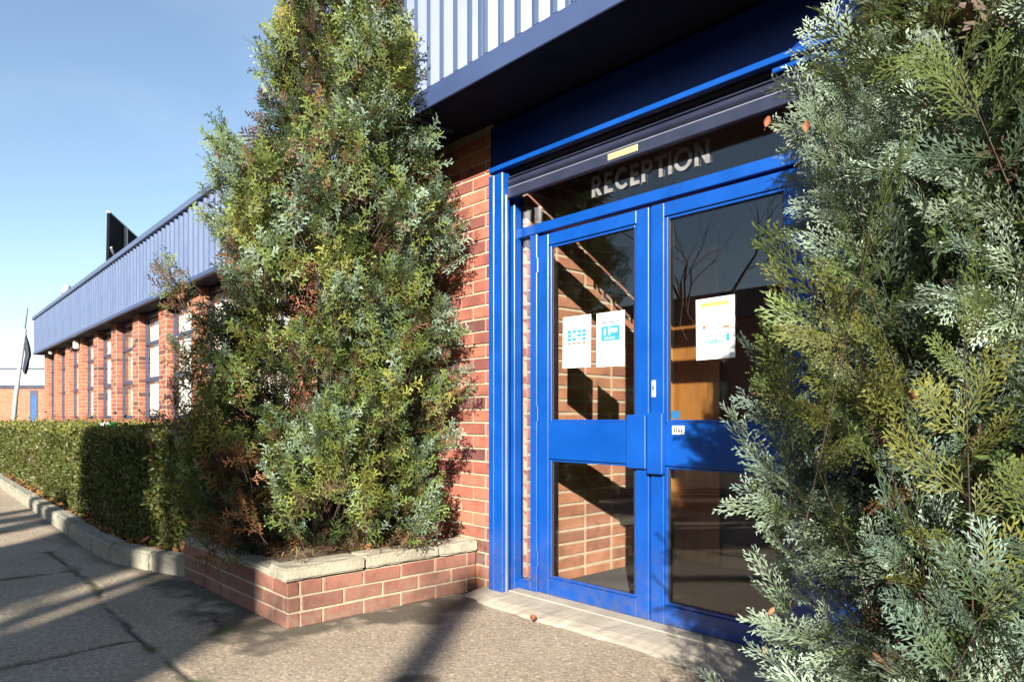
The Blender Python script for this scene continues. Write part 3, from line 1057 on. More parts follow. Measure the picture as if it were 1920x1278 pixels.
# ------------------------------------------------------------------ kerb
def kerb():
    root = tag(empty('kerb', (-5.5, 1.3, 0)), 'grey concrete kerb edging the hedge bed', kind='structure')
    path = [(-4.63, 1.50), (-5.02, 1.375), (-5.50, 1.255), (-5.98, 1.245), (-6.9, 1.27), (-7.8, 1.30), (-8.7, 1.325), (-9.6, 1.35), (-10.5, 1.375), (-11.4, 1.40), (-12.3, 1.43), (-13.2, 1.46), (-14.1, 1.49), (-15.0, 1.52), (-15.9, 1.55)]
    for i in range(len(path) - 1):
        a, b = Vector((*path[i], 0)), Vector((*path[i + 1], 0))
        Ln = (b - a).length - .008
        bm = bmesh.new()
        bmesh.ops.create_cube(bm, size=1.0)
        for v in bm.verts:
            v.co = Vector((v.co.x * Ln, v.co.y * .13, v.co.z * .20 + .02))
        bmesh.ops.bevel(bm, geom=[e for e in bm.edges if all(v.co.z > .1 for v in e.verts) or True], offset=.016, segments=3, affect='EDGES')
        bmesh.ops.subdivide_edges(bm, edges=[e for e in bm.edges if e.calc_length() > .09], cuts=6, use_grid_fill=True)
        for v in bm.verts:
            v.co += Vector((random.uniform(-1, 1), random.uniform(-1, 1), random.uniform(-1, 1))) * .003
        me = bpy.data.meshes.new('kerb_stone')
        bm.to_mesh(me); bm.free()
        me.materials.append(M['kerb'])
        mid = (a + b) / 2 + Vector((0, .065, 0))
        d = b - a
        o = link('kerb_stone', me, root, (mid.x + 5.5, mid.y - 1.3, random.uniform(-.006, .006)), (random.uniform(-.02, .02), 0, math.atan2(d.y, d.x) + random.uniform(-.006, .006)))
    bed = MB()
    pts = [(p[0], p[1] + .10) for p in path]
    vs = [(x, y, .075) for x, y in pts] + [(x, 3.9, .075) for x, y in pts]
    n = len(pts)
    bed.add(vs, [(i, i + 1, n + i + 1, n + i) for i in range(n - 1)])
    tag(bed.build('planting_bed', 'soil'), 'dark soil bed under the clipped hedge', kind='structure')
kerb()

# ------------------------------------------------------------------ office wing (turned 1.6 degrees)
def office_wing():
    W = tag(empty('office_wing', (-12.9326, 3.3608, 0), R_(-1.6)), 'long low brick office wing with pale blue ribbed fascia', 'building')
    # local +x runs towards the reception block, face of the piers at y=0
    SP = 1.6
    ridge = [-9.5 + SP * k for k in range(0, 12)]            # right-hand arris of each pier
    PW, PD = .385, .10
    xl, xr = ridge[0] - PW - .02, 7.8
    zs = 0.95
    wall = MB()
    wall.box(xl, xr, 0.0, .34, -.05, zs)
    low = wall.build('plinth_wall', 'brick_tex', W)
    MB().box(xl, xr, -.012, .10, zs + .0005, zs + .022, .003).build('brick_sill', 'brick_pl', W)
    MB().box(xl, xr, PD + .16, 6.0, 2.66, 2.70).build('ceiling_slab', 'plaster', W)
    MB().box(xl, xl + .2, .345, 6.0, -.05, 2.69).build('end_wall', 'brick_tex', W)
    MB().box(xl + .2, xr, 3.0, 3.1, -.05, 2.65).build('back_wall', 'plaster', W)
    MB().box(xl, xr, .35, 6.0, .0, .04).build('office_floor', 'carpet', W)
    for i, rx in enumerate(ridge):
        z1 = 2.80
        near = 4 <= i <= 7
        if near:
            p = MB().box(rx - PW + .005, rx - .005, .005, .26, zs + .0225, z1).build('brick_pier', 'mortar', W)
            full = brick_meshes(PW / 1.5 - .012, .065, .05, 'brick', 4)
            half = brick_meshes(PW / 3 - .012, .065, .05, 'brick', 2)
            side = brick_meshes(.102, .065, .05, 'brick', 3)
            z = zs + .024
            r = 0
            fw, hw = PW / 1.5, PW / 3
            while z < z1 - .07:
                if r % 2 == 0:
                    link('brick', random.choice(full), p, (rx - PW + fw / 2, random.uniform(-.002, .002), z))
                    link('brick', random.choice(half), p, (rx - hw / 2, random.uniform(-.002, .002), z))
                else:
                    link('brick', random.choice(half), p, (rx - PW + hw / 2, random.uniform(-.002, .002), z))
                    link('brick', random.choice(full), p, (rx - fw / 2, random.uniform(-.002, .002), z))
                link('brick', random.choice(side), p, (rx + .002, .051 + .012, z), (0, 0, R_(90)))
                z += .075
                r += 1
        else:
            MB().box(rx - PW, rx, .0, .26, zs + .0225, z1).build('brick_pier', 'brick_tex', W)
    for i in range(len(ridge) - 1):
        a, b = ridge[i] + .004, ridge[i + 1] - PW - .004
        y = PD + .012
        f = MB()
        t = .040
        f.box(a, a + t, y, y + .045, zs + .03, 2.70, .004)
        f.box(b - t, b, y, y + .045, zs + .03, 2.70, .004)
        for z0, z1 in ((zs + .03, zs + .085), (1.585, 1.655), (2.185, 2.235), (2.64, 2.70)):
            f.box(a + t + .0005, b - t - .0005, y - (.012 if 1 < z0 < 2.5 else 0), y + .045, z0, z1, .004)
        w = f.build('window', 'frame_dark', W)
        for z0, z1 in ((zs + .0855, 1.5845), (1.6555, 2.1845), (2.2355, 2.6395)):
            MB().box(a + t, b - t, y + .016, y + .022, z0, z1).build('pane', 'glass_w', w)
        bl = MB()
        am = i in (5,)
        if am:
            bl.box(a + t + .30, b - t - .02, y + .12, y + .13, zs + .06, 2.38)
            bl.build('curtain', 'amber', w)
            MB().box(a + t, a + t + .26, y + .14, y + .15, zs + .06, 2.64).build('blind', 'blind', w)
        else:
            n = 9
            for k in range(n):
                x = a + t + (b - a - 2 * t) * (k + .08) / n
                x2 = a + t + (b - a - 2 * t) * (k + .92) / n
                if (k * 7 + i * 3) % 11 == 0:
                    continue
                bl.add([(x, y + .06, zs + .08), (x2, y + .08, zs + .08), (x2, y + .08, 2.63), (x, y + .06, 2.63)], [(0, 1, 2, 3)])
                bl.add([(x, y + .064, zs + .08), (x2, y + .084, zs + .08), (x2, y + .084, 2.63), (x, y + .064, 2.63)], [(0, 1, 2, 3)])
            bl.build('blind', 'blind', w)
    # ribbed fascia
    FO = -.22
    z0, z1 = 2.715, 3.66
    s = MB().box(xl - .10, xr, FO + .01, .6, z0 + .01, z0 + .03).build('soffit', 'soffit', W)
    pitch = .20
    me = clad_sheet_mesh(pitch * 5, z0 + .05, z1, pitch=pitch, depth=.036, top=.055, flank=.044)
    x = xr - pitch * 5
    while x > xl - .6:
        link('cladding_sheet', me, s, (x, FO + .04, 0))
        x -= pitch * 5
    MB().box(x + pitch * 5 - .02, xr, FO, FO + .05, z0 - .005, z0 + .049, .004).build('bottom_trim', 'clad_flash', W)
    xe = x + pitch * 5 - .02
    MB().box(xe, xr, FO - .03, FO + .30, z1 + .001, z1 + .085, .006).build('capping', 'clad', W)
    MB().box(xe, xe + .03, FO + .055, .6, z0, z1).build('end_panel', 'clad', W)
    MB().box(xe + .03, xr, FO + .305, 6.0, z1 - .12, z1 - .04).build('roof', 'roof', W)
    # flood and bulkhead lights under the eaves
    return W
WG = office_wing()
WM = Matrix.Translation((-12.9326, 3.3608, 0)) @ Matrix.Rotation(R_(-1.6), 4, 'Z')
def wpt(x, y, z):
    return WM @ Vector((x, y, z))

def eaves_light(loc, label, big):
    root = tag(empty('eaves_light', loc, R_(-1.6)), label, 'light')
    if big:
        MB().box(-.10, .10, -.10, -.001, -.10, .10, .02).build('lamp_housing', 'white', root)
        MB().box(-.03, .03, -.16, -.1205, -.17, -.06, .01).build('sensor', 'black', root)
    else:
        me = bpy.data.meshes.new('lamp_globe')
        bm = bmesh.new(); bmesh.ops.create_uvsphere(bm, u_segments=14, v_segments=9, radius=.05)
        bm.to_mesh(me); bm.free(); me.materials.append(M['white'])
        for q in me.polygons: q.use_smooth = True
        link('lamp_globe', me, root, (0, -.08, 0))
        MB().box(-.05, .05, -.03, -.001, .04, .10, .01).build('bracket', 'black', root)
eaves_light(wpt(-5.0, -.005, 2.60), 'white floodlight box under the wing eaves', True)
eaves_light(wpt(-8.2, -.005, 2.64), 'small round white lamp under the far wing eaves', False)

def roof_lamp():
    p = wpt(-6.3, -.02, 3.745)
    root = tag(empty('roof_floodlight', p, R_(-20)), 'grey tilted floodlight standing on the wing roof edge', 'light')
    MB().box(-.03, .03, -.03, .03, 0, .10, .005).build('stand', 'pole', root)
    h = MB().box(-.15, .15, -.09, .09, -.11, .11, .03).build('lamp_housing', 'pole', root, loc=(0, 0, .20))
    h.rotation_euler = (R_(25), R_(30), 0)
    MB().box(-.11, .11, -.102, -.091, -.08, .08, .003).build('lens', 'frame_dark', h)
roof_lamp()

def roof_sign():
    d = Vector((-.906, .493, 0)).normalized()
    p0 = Vector((-15.72, 3.55, 3.55))
    root = tag(empty('roof_sign', p0, math.atan2(d.y, d.x)), 'black sign panel seen from behind on the wing roof', 'sign')
    # local x along the panel, y across, front away from us
    mb = MB()
    mb.add([(-.10, .0, 0), (2.06, .0, 0), (2.06, .0, 1.50), (0, .0, 1.50), (-.10, -.05, 0), (2.06, -.05, 0), (2.06, -.05, 1.50), (0, -.05, 1.50)],
           [(0, 1, 2, 3), (7, 6, 5, 4), (0, 4, 5, 1), (2, 6, 7, 3), (1, 5, 6, 2), (3, 7, 4, 0)])
    mb.build('panel', 'signback', root)
    s = MB()
    s.box(.96, 1.02, -.11, -.052, 0.0, 1.48, .004)
    s.build('post', 'pole', root)
    MB().tube([(-.06, -.09, .80), (.55, -.09, .36)], [.022, .022], 6).build('brace', 'pole', root)
    MB().tube([(-.10, -.09, .45), (.60, -.09, .36)], [.022, .022], 6).build('brace', 'pole', root)
    MB().box(0, 2.06, -.055, .015, 1.5005, 1.53, .004).build('top_rail', 'pole', root)
roof_sign()

# ------------------------------------------------------------------ far building, flag pole, shrubs
def far_building():
    yaw = R_(47.45 + 20)
    c, s = math.cos(R_(47.45)), math.sin(R_(47.45))
    def at(px, z):
        t = (px - 960) / 1325.
        return Vector(((-s + c * t) * z, (c + s * t) * z, 0))
    a, b = at(-160, 45), at(130, 45)
    d = b - a
    root = tag(empty('workshop_building', a, math.atan2(d.y, d.x)), 'far low workshop with white fascia, brick wall and blue door', 'building')
    L = d.length
    MB().box(0, L, 0, 8, -.05, 3.0).build('wall', 'brick_tex', root)
    MB().box(-.2, L + .2, -.25, 8.2, 3.02, 4.02, .02).build('fascia', 'far_white', root)
    MB().box(-.25, L + .25, -.28, 8.25, 4.021, 4.12, .02).build('roof_edge', 'frame_dark', root)
    MB().box(-.1, L + .1, -.12, -.001, 2.86, 3.019).build('gutter', 'frame_dark', root)
    dx = L * (63.5 + 160) / 290
    fr = MB()
    fr.box(dx - .25, dx - .17, -.03, -.002, 0, 2.72, .005)
    fr.box(dx + .17, dx + .25, -.03, -.002, 0, 2.72, .005)
    fr.box(dx - .1695, dx + .1695, -.03, -.002, 2.4, 2.72, .005)
    fr.build('door_surround', 'frame_dark', root)
    MB().box(dx - .1695, dx + .1695, -.025, -.002, 0, 2.399, .004).build('door', 'far_blue', root)
far_building()

def pole():
    root = tag(empty('flag_pole', (-24.3, 3.1, 0)), 'pale grey leaning pole with dark drooping flag beyond the wing', 'pole')
    MB().tube([(-.02, -.02, 0), (.06, .08, 1.6), (.25, .27, 3.5)], [.065, .060, .050], 10).build('shaft', 'pole', root, smooth=True)
    MB().tube([(.24, .27, 3.5), (.30, .33, 4.1)], [.02, .012], 6).build('finial', 'frame_dark', root)
    fl = MB()
    n, m = 14, 5
    vs, fs = [], []
    for i in range(n + 1):
        v = i / n
        wd = .20 * (1 - abs(2 * v - .95) / 1.05) ** .8 + .015
        for j in range(m + 1):
            u = j / m
            vs.append((.22 + .06 * v * 0 + wd * u * .62, .26 + wd * u * .62 + .05 * math.sin(u * 9 + v * 3), 3.35 - v * 1.05 - u * .12))
    for i in range(n):
        for j in range(m):
            a = i * (m + 1) + j
            fs.append((a, a + 1, a + m + 2, a + m + 1))
    k = len(vs)
    vs2 = [(x - .008, y + .008, z) for x, y, z in vs]
    fl.add(vs, fs).add(vs2, [tuple(reversed(q)) for q in fs])
    fl.build('flag', 'flag', root, smooth=True)
pole()

# ------------------------------------------------------------------ foliage
def quads_to_arrays(Q):
    Q = np.asarray(Q, dtype=np.float64)               # (n,4,3)
    return Q

def frond(n_side, sub, width, seed, ang=48, sa=40):
    """flat spray of scale-leaf cords: axis +y from 0 to 1, lying in xy. returns quads (n,4,3)"""
    r = random.Random(seed)
    Q = []
    def cord(p, d, ln, w0, w1, z0=0.0, bend=0.0):
        nx, ny = -d[1], d[0]
        q = (p[0] + d[0] * ln, p[1] + d[1] * ln)
        m = (p[0] + d[0] * ln * .45, p[1] + d[1] * ln * .45)
        zt = z0 + r.uniform(-.02, .02) + bend
        Q.append([(p[0] - nx * w0 * .5, p[1] - ny * w0 * .5, z0), (m[0] - nx * w0, m[1] - ny * w0, z0), (q[0], q[1], zt), (m[0] + nx * w0, m[1] + ny * w0, z0 + .004)])
        return q
    segs = 4
    for i in range(segs):
        cord((0, i / segs), (0, 1), 1.15 / segs, width * .6, 0)
    side = 1
    for i in range(n_side):
        s = .06 + .90 * (i + r.uniform(-.2, .2)) / n_side
        side = -side
        Lb = (.36 * math.sin(math.pi * (0.22 + .74 * s)) ** .8 + .05) * r.uniform(.75, 1.15)
        a = R_(ang - 14 * s + r.uniform(-7, 7))
        d = (side * math.sin(a), math.cos(a))
        zb = r.uniform(-.05, .05)
        if not sub:
            cord((0, s), d, Lb, width * 1.5, 0, 0, zb)
            continue
        k = max(3, int(Lb / .055)) if n_side > 10 else 2
        for q in range(2):
            cord((d[0] * Lb * q * .48, s + d[1] * Lb * q * .48), d, Lb * .54, width * .8, 0, zb * q * .5)
        ss = 1
        for j in range(k):
            u = (j + .7) / (k + .3)
            ss = -ss
            a2 = a + ss * side * R_(38 + r.uniform(-6, 6)) * 1.0
            aa = abs(a) + ss * R_(sa + r.uniform(-9, 9))
            d2 = (side * math.sin(aa), math.cos(aa))
            l2 = (.10 * (1 - u) + (.045 if n_side > 10 else .11)) * r.uniform(.8, 1.2)
            cord((d[0] * Lb * u, s + d[1] * Lb * u), d2, l2, width, 0, zb * u, r.uniform(-.01, .02))
    A = np.array(Q, dtype=np.float64)
    return A

F_HI = [frond(16, True, .0125, 100 + i, 41, 31) for i in range(7)]
F_TUFT = [frond(6, True, .040, 400 + i, 44) for i in range(6)]
F_SH = [frond(9, True, .021, 500 + i, 42, 32) for i in range(5)]
F_MID = [frond(13, False, .024, 200 + i) for i in range(5)]
F_LOW = [frond(10, False, .030, 300 + i) for i in range(4)]

def place_fronds(lib, base, axis, normal, size, droop, colb, colt, cols_jit):
    """arrays of frond placements -> verts, quads, colours"""
    V, C = [], []
    n = len(base)
    pick = rng.integers(0, len(lib), n)
    for k in range(len(lib)):
        sel = np.where(pick == k)[0]
        if not len(sel):
            continue
        A = lib[k].reshape(-1, 3)                     # (m,3)
        ax = axis[sel]; ax = ax / np.linalg.norm(ax, axis=1, keepdims=True)
        nn = normal[sel]
        nn = nn - ax * np.sum(ax * nn, 1, keepdims=True)
        nn /= np.maximum(np.linalg.norm(nn, axis=1, keepdims=True), 1e-6)
        sx = np.cross(ax, nn)
        yy = A[:, 1][None, :]
        zz = A[:, 2][None, :] - droop[sel][:, None] * yy ** 2 - np.abs(A[:, 0][None, :]) * .25 * droop[sel][:, None]
        P = (sx[:, None, :] * A[None, :, 0:1] + ax[:, None, :] * A[None, :, 1:2] + nn[:, None, :] * zz[:, :, None]) * size[sel][:, None, None] + base[sel][:, None, :]
        tt = np.clip(yy * .62 + np.abs(A[:, 0][None, :]) * 1.25 - .10, 0, 1)[:, :, None]
        col = colb[sel][:, None, :] * (1 - tt) + colt[sel][:, None, :] * tt
        col = col * (1 + cols_jit * (rng.random((len(sel), A.shape[0] // 4, 1)).repeat(4, 1) - .5))
        V.append(P.reshape(-1, 3)); C.append(col.reshape(-1, 3))
    V = np.concatenate(V); C = np.concatenate(C)
    F = np.arange(len(V)).reshape(-1, 4)
    return V, F, np.clip(C, 0, 1)

PAL = {'glauc': (0.225, 0.285, 0.235), 'blue': (0.120, 0.175, 0.150), 'green': (0.060, 0.092, 0.024), 'dark': (0.026, 0.042, 0.016), 'yellow': (0.155, 0.165, 0.028), 'olive': (0.072, 0.080, 0.020),
       'brown': (0.085, 0.050, 0.028), 'rust': (0.16, 0.078, 0.034)}
PAL = {k: np.array(v) for k, v in PAL.items()}

CROWNS = []
def conifer(name, label, cx, cy, prof, lean, branches, per_branch, size_rng, lib_near, zbase, near_az, near_spread, colour_fn, y_max=None, inner=2500, top=4.2, inner_lib=None, face=None, el_rng=(25, 60), bl_max=.42, nj=.25, clumps=60, depth=.3, keep=None, arms=(), shell=0, shell_r=(.62, .90)):
    """prof: height -> radius; branches fan out from the stem and carry flat sprays"""
    root = tag(empty(name, (cx, cy, zbase)), label, 'tree')
    hs = np.array([p[0] for p in prof]); rs = np.array([p[1] for p in prof])
    def rad(h): return np.interp(h, hs, rs)
    def axis_at(h): return cx + lean[0] * (h - zbase), cy + lean[1] * (h - zbase)
    b, a, nrm, sz, dr, cb, ct = [], [], [], [], [], [], []
    tw = MB()
    r = random.Random(name + label)
    wts = np.interp(np.linspace(hs[0], hs[-1], 60), hs, rs) + .05
    CL = []
    for i in range(clumps):
        h = r.choices(np.linspace(hs[0], hs[-1], 60), weights=wts)[0]
        az = r.gauss(near_az, near_spread) if r.random() < .8 else r.uniform(-math.pi, math.pi)
        CL.append((h, az, 1.10 - depth * r.random() ** 1.4, R_(r.uniform(*el_rng)), r.random(), r.gauss(0, .35)))
    for (h, az, f_, e_, tn) in arms:
        CL.append((h, az, f_, R_(e_), tn, 0.0))
    for i in range(branches + len(arms) * (branches // clumps)):
        ch, caz, cr_, cel, ctint, cyaw = CL[i % len(CL)]
        spread = .29 * math.sqrt(7.0 / clumps)
        h = ch + r.gauss(0, spread * .9)
        az = caz + r.gauss(0, spread / max(.25, float(rad(ch))))
        h = min(max(h, hs[0]), hs[-1])
        el = cel + r.gauss(0, .16) + max(0, (h - 2.6)) * .12
        ax_, ay_ = axis_at(h)
        lump = 1 + .16 * math.sin(3.1 * az + 2.2 * h) * math.sin(4.3 * h + az) + .08 * math.sin(9 * h + 5 * az)
        Rr = rad(h) * (.5 + .5 * lump) * cr_ * r.uniform(.90, 1.04)
        tip = Vector((ax_ + math.cos(az) * Rr, ay_ + math.sin(az) * Rr, h))
        if y_max is not None and tip.y > y_max:
            tip.y = y_max - r.uniform(0, .12)
        bl = min(bl_max, Rr * .75) * r.uniform(.7, 1.15)
        d = Vector((math.cos(az + cyaw) * math.cos(el), math.sin(az + cyaw) * math.cos(el), math.sin(el)))
        d = (d + Vector((r.gauss(0, .22), r.gauss(0, .22), r.gauss(0, .15)))).normalized()
        start = tip - d * bl
        upv = Vector((0, 0, 1))
        side = d.cross(upv).normalized()
        pn = side.cross(d).normalized()
        roll = r.gauss(0, .6)
        pn = (pn * math.cos(roll) + side * math.sin(roll)).normalized()
        sd = d.cross(pn).normalized()
        tw.tube([start - d * bl * .2, start + d * bl * .4, tip], [.0016, .0013, .0007], 3, cap=False)
        sgn = 1
        tint = min(1, max(0, ctint + r.gauss(0, .24)))
        if keep is not None and not keep(tip):
            continue
        for k in range(per_branch):
            u = (k + r.random() * .6) / per_branch
            sgn = -sgn
            if k == per_branch - 1:
                fd, pos, s = d, tip - d * .05, 1.15
            else:
                an = R_(r.uniform(30, 52))
                fd = d * math.cos(an) + sd * sgn * math.sin(an)
                pos = start + d * bl * u
                s = 1.12 - .45 * u
            fd = (fd + Vector((r.gauss(0, nj * .5), r.gauss(0, nj * .5), r.gauss(0, nj * .5)))).normalized()
            pnk = (pn + Vector((r.gauss(0, nj), r.gauss(0, nj), r.gauss(0, nj)))).normalized()
            if y_max is not None and pos.y + fd.y * .12 > y_max + .02:
                continue
            c0, c1 = colour_fn(pos, tint, r)
            b.append(pos); a.append(fd); nrm.append(pnk); sz.append(r.uniform(*size_rng) * s); dr.append(r.uniform(-.12, .34)); cb.append(c0); ct.append(c1)
    args = [np.array(q, dtype=np.float64) for q in (b, a, nrm, sz, dr, cb, ct)]
    V, F, C = place_fronds(lib_near, *args[:5], args[5], args[6], .5)
    V_near = V
    crown = link('crown', np_mesh('crown', V - np.array([cx, cy, zbase]), F, 'foliage', C), root)
    tag(crown, kind='stuff')
    # older inner sprays closing the crown, coloured dark to deepen shade between clumps
    b, a, nrm, sz, dr, cb, ct = [], [], [], [], [], [], []
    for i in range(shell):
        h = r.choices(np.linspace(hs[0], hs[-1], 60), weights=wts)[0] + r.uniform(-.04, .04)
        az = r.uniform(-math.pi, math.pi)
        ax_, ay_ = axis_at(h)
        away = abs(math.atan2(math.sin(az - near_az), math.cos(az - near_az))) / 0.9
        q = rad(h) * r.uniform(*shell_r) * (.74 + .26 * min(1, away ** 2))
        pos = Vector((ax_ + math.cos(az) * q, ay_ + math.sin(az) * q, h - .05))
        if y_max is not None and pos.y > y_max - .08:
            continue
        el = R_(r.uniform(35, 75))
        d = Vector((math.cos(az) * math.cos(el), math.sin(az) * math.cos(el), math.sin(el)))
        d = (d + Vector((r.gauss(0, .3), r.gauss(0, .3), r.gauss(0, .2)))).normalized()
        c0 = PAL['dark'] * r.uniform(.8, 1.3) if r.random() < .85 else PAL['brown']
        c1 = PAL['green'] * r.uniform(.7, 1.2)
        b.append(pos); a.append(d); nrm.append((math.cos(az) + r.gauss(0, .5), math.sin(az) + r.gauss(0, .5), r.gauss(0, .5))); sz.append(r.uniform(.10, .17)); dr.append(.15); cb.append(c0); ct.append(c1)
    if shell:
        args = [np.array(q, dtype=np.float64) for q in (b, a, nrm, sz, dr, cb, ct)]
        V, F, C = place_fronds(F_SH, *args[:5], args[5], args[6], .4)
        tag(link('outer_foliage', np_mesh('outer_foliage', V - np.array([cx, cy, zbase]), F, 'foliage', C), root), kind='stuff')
        b, a, nrm, sz, dr, cb, ct = [], [], [], [], [], [], []
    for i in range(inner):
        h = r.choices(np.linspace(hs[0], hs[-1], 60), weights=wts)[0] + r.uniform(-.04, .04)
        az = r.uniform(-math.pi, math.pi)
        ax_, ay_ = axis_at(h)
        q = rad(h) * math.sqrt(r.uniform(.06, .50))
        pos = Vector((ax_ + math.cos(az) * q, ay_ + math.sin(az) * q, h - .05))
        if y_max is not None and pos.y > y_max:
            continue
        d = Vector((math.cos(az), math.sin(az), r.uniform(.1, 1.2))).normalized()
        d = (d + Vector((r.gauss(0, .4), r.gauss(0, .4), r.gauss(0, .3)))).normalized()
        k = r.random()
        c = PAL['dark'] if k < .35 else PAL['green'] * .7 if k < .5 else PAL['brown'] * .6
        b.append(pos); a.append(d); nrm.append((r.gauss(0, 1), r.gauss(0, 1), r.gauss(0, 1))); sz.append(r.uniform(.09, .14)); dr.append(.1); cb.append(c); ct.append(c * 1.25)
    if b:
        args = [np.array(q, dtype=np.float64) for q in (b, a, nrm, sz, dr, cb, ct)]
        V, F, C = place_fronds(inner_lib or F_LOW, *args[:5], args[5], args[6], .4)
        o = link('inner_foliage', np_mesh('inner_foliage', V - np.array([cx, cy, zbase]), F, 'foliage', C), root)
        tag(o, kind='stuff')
    tw.v = [(x - cx, y - cy, z - zbase) for x, y, z in tw.v]
    tag(tw.build('twigs', 'bark', root), kind='stuff')
    tr = MB()
    n = 9
    for k in range(3):
        ox, oy = (0, 0) if k == 0 else (r.uniform(-.09, .09), r.uniform(-.09, .09))
        tp = top if k == 0 else top * r.uniform(.5, .75)
        pts = [(ox + lean[0] * (tp - zbase) * i / n + .02 * math.sin(i * 1.7 + k), oy + lean[1] * (tp - zbase) * i / n + .02 * math.cos(i * 1.3 + k), -.02 + (tp - zbase) * i / n) for i in range(n + 1)]
        tr.tube(pts, [(.055 if k == 0 else .035) * (1 - .88 * i / n) for i in range(n + 1)], 8)
    tr.build('trunk', 'bark', root, smooth=True)
    CROWNS.append(V_near)
    return root

def vnoise(p, s, o=0.0):
    return .5 + .5 * math.sin(p.x * s * 1.3 + o + 1.7 * math.sin(p.z * s * .9 + o)) * math.sin(p.z * s * 1.1 + 2.1 * o + 1.3 * math.sin(p.y * s * 1.2 - o))

def colour_left(p, tint, r):
    # dead brown patch low on the street side, dry twigs towards the hedge, glaucous tips elsewhere
    h = p.z
    q = Vector((p.x, p.y, 0))
    side = (p.x + 3.85) * .676 + (p.y - 2.0) * .737        # left-right as met from the forecourt
    k = r.random()
    dead = 0.0
    if .25 < h < .85 and -.50 < side < -.08:
        dead = .80
    elif .8 < h < 1.75 and side < -.52:
        dead = .55
    elif h > 1.95 and -.05 < side < .40 and h < 2.85:
        dead = .16
    elif h < .4:
        dead = .4
    else:
        dead = .03
    if k < dead:
        c = PAL['brown'] if r.random() < (.35 if h < .9 else .65) else PAL['rust'] * 1.25
        return c * r.uniform(.6, 1.1), c * r.uniform(.9, 1.5)
    v = vnoise(p, 5.5, 1.0) * .36 + tint * .32 + r.random() * .32
    base = PAL['olive'] * r.uniform(.8, 1.3) if v < .6 else PAL['green'] * r.uniform(.8, 1.2)
    if v < .36:
        tip = PAL['yellow'] * r.uniform(1.2, 2.0)
    elif v < .60:
        tip = PAL['green'] * r.uniform(1.7, 3.1)
    elif v < .71:
        tip = PAL['blue'] * r.uniform(1.0, 1.5)
    else:
        tip = PAL['glauc'] * r.uniform(1.1, 1.6)
    return base, tip

def colour_right(p, tint, r):
    v = vnoise(p, 4.0, 2.0) * .45 + tint * .55
    k = r.random()
    if k < .006:
        c = PAL['rust']
        return c, c * 1.1
    if v < .13:
        return PAL['olive'] * r.uniform(.8, 1.2), PAL['yellow'] * r.uniform(.6, .9)
    if v < .32:
        return PAL['olive'] * r.uniform(.7, 1.1), PAL['green'] * r.uniform(1.2, 1.8)
    if v < .50:
        return PAL['dark'] * r.uniform(1.0, 1.6), PAL['blue'] * r.uniform(.8, 1.2)
    return PAL['green'] * r.uniform(.7, 1.1), PAL['glauc'] * r.uniform(1.1, 1.6)

conifer('conifer_tree', 'tall bushy conifer with brown dead patches in the left planter', -3.86, 2.00,
        [(.30, .60), (.5, .80), (1.0, .82), (1.6, .80), (2.1, .74), (2.75, .58), (3.16, .44), (3.5, .31), (4.0, .18), (4.5, .05)],
        (.035, .030), 1800, 8, (.066, .116), F_TUFT, .26, math.atan2(-2.0, 3.86), 1.15, colour_left, y_max=FY - .13, inner=7000, top=4.3,
        bl_max=.22, nj=.42, clumps=190, depth=.56, el_rng=(38, 76), keep=lambda p: not (p.x > -3.28 and p.y > 2.12 and p.z > 2.55),
        arms=[(2.95, -.02, 1.42, 30, .5), (3.15, .05, 1.35, 35, .9), (2.75, -.05, 1.35, 25, .3), (2.6, .0, 1.22, 20, .8), (2.45, .15, 1.22, 20, .9), (3.35, -.05, 1.5, 45, .6), (3.0, -.3, 1.25, 35, .7), (2.2, .3, 1.12, 15, .9), (1.9, .35, 1.08, 20, .7), (1.2, .5, 1.05, 25, .9), (.9, .35, 1.06, 20, .6), (.6, -2.75, 1.05, 20, .8), (.5, -2.4, 1.1, 15, .9), (1.0, -2.85, 1.02, 30, .4), (1.4, -2.8, 1.05, 30, .5), (1.8, -2.85, 1.04, 30, .7), (2.55, -2.9, 1.18, 20, .6), (1.5, .55, 1.05, 20, .8)])
conifer('conifer_tree', 'close blue-green conifer with flat sprays right of the doors', -.10, 1.76,
        [(.24, .65), (.5, .655), (.8, .66), (1.15, .675), (1.35, .69), (1.5, .69), (1.8, .60), (2.1, .48), (2.5, .30), (3.0, .12), (3.2, .03)],
        (0, 0), 335, 12, (.085, .155), F_HI, .26, R_(-118), .62, colour_right, y_max=FY - .05, inner=2400, top=3.1,
        inner_lib=F_TUFT, el_rng=(28, 72), clumps=95, depth=.56, nj=.36, shell=3000, shell_r=(.70, .95),
        arms=[(.36, R_(-150), 1.06, 30, .8), (.52, R_(-152), 1.04, 35, .9), (.62, R_(-140), 1.05, 40, .8), (.95, R_(-150), .95, 40, .4), (1.12, R_(-146), .96, 55, .5), (1.28, R_(-152), .95, 55, .9), (1.42, R_(-148), 1.0, 50, .9), (1.6, R_(-150), .98, 50, .5), (1.72, R_(-135), 1.0, 55, .9), (.45, R_(-130), 1.02, 35, .6)])

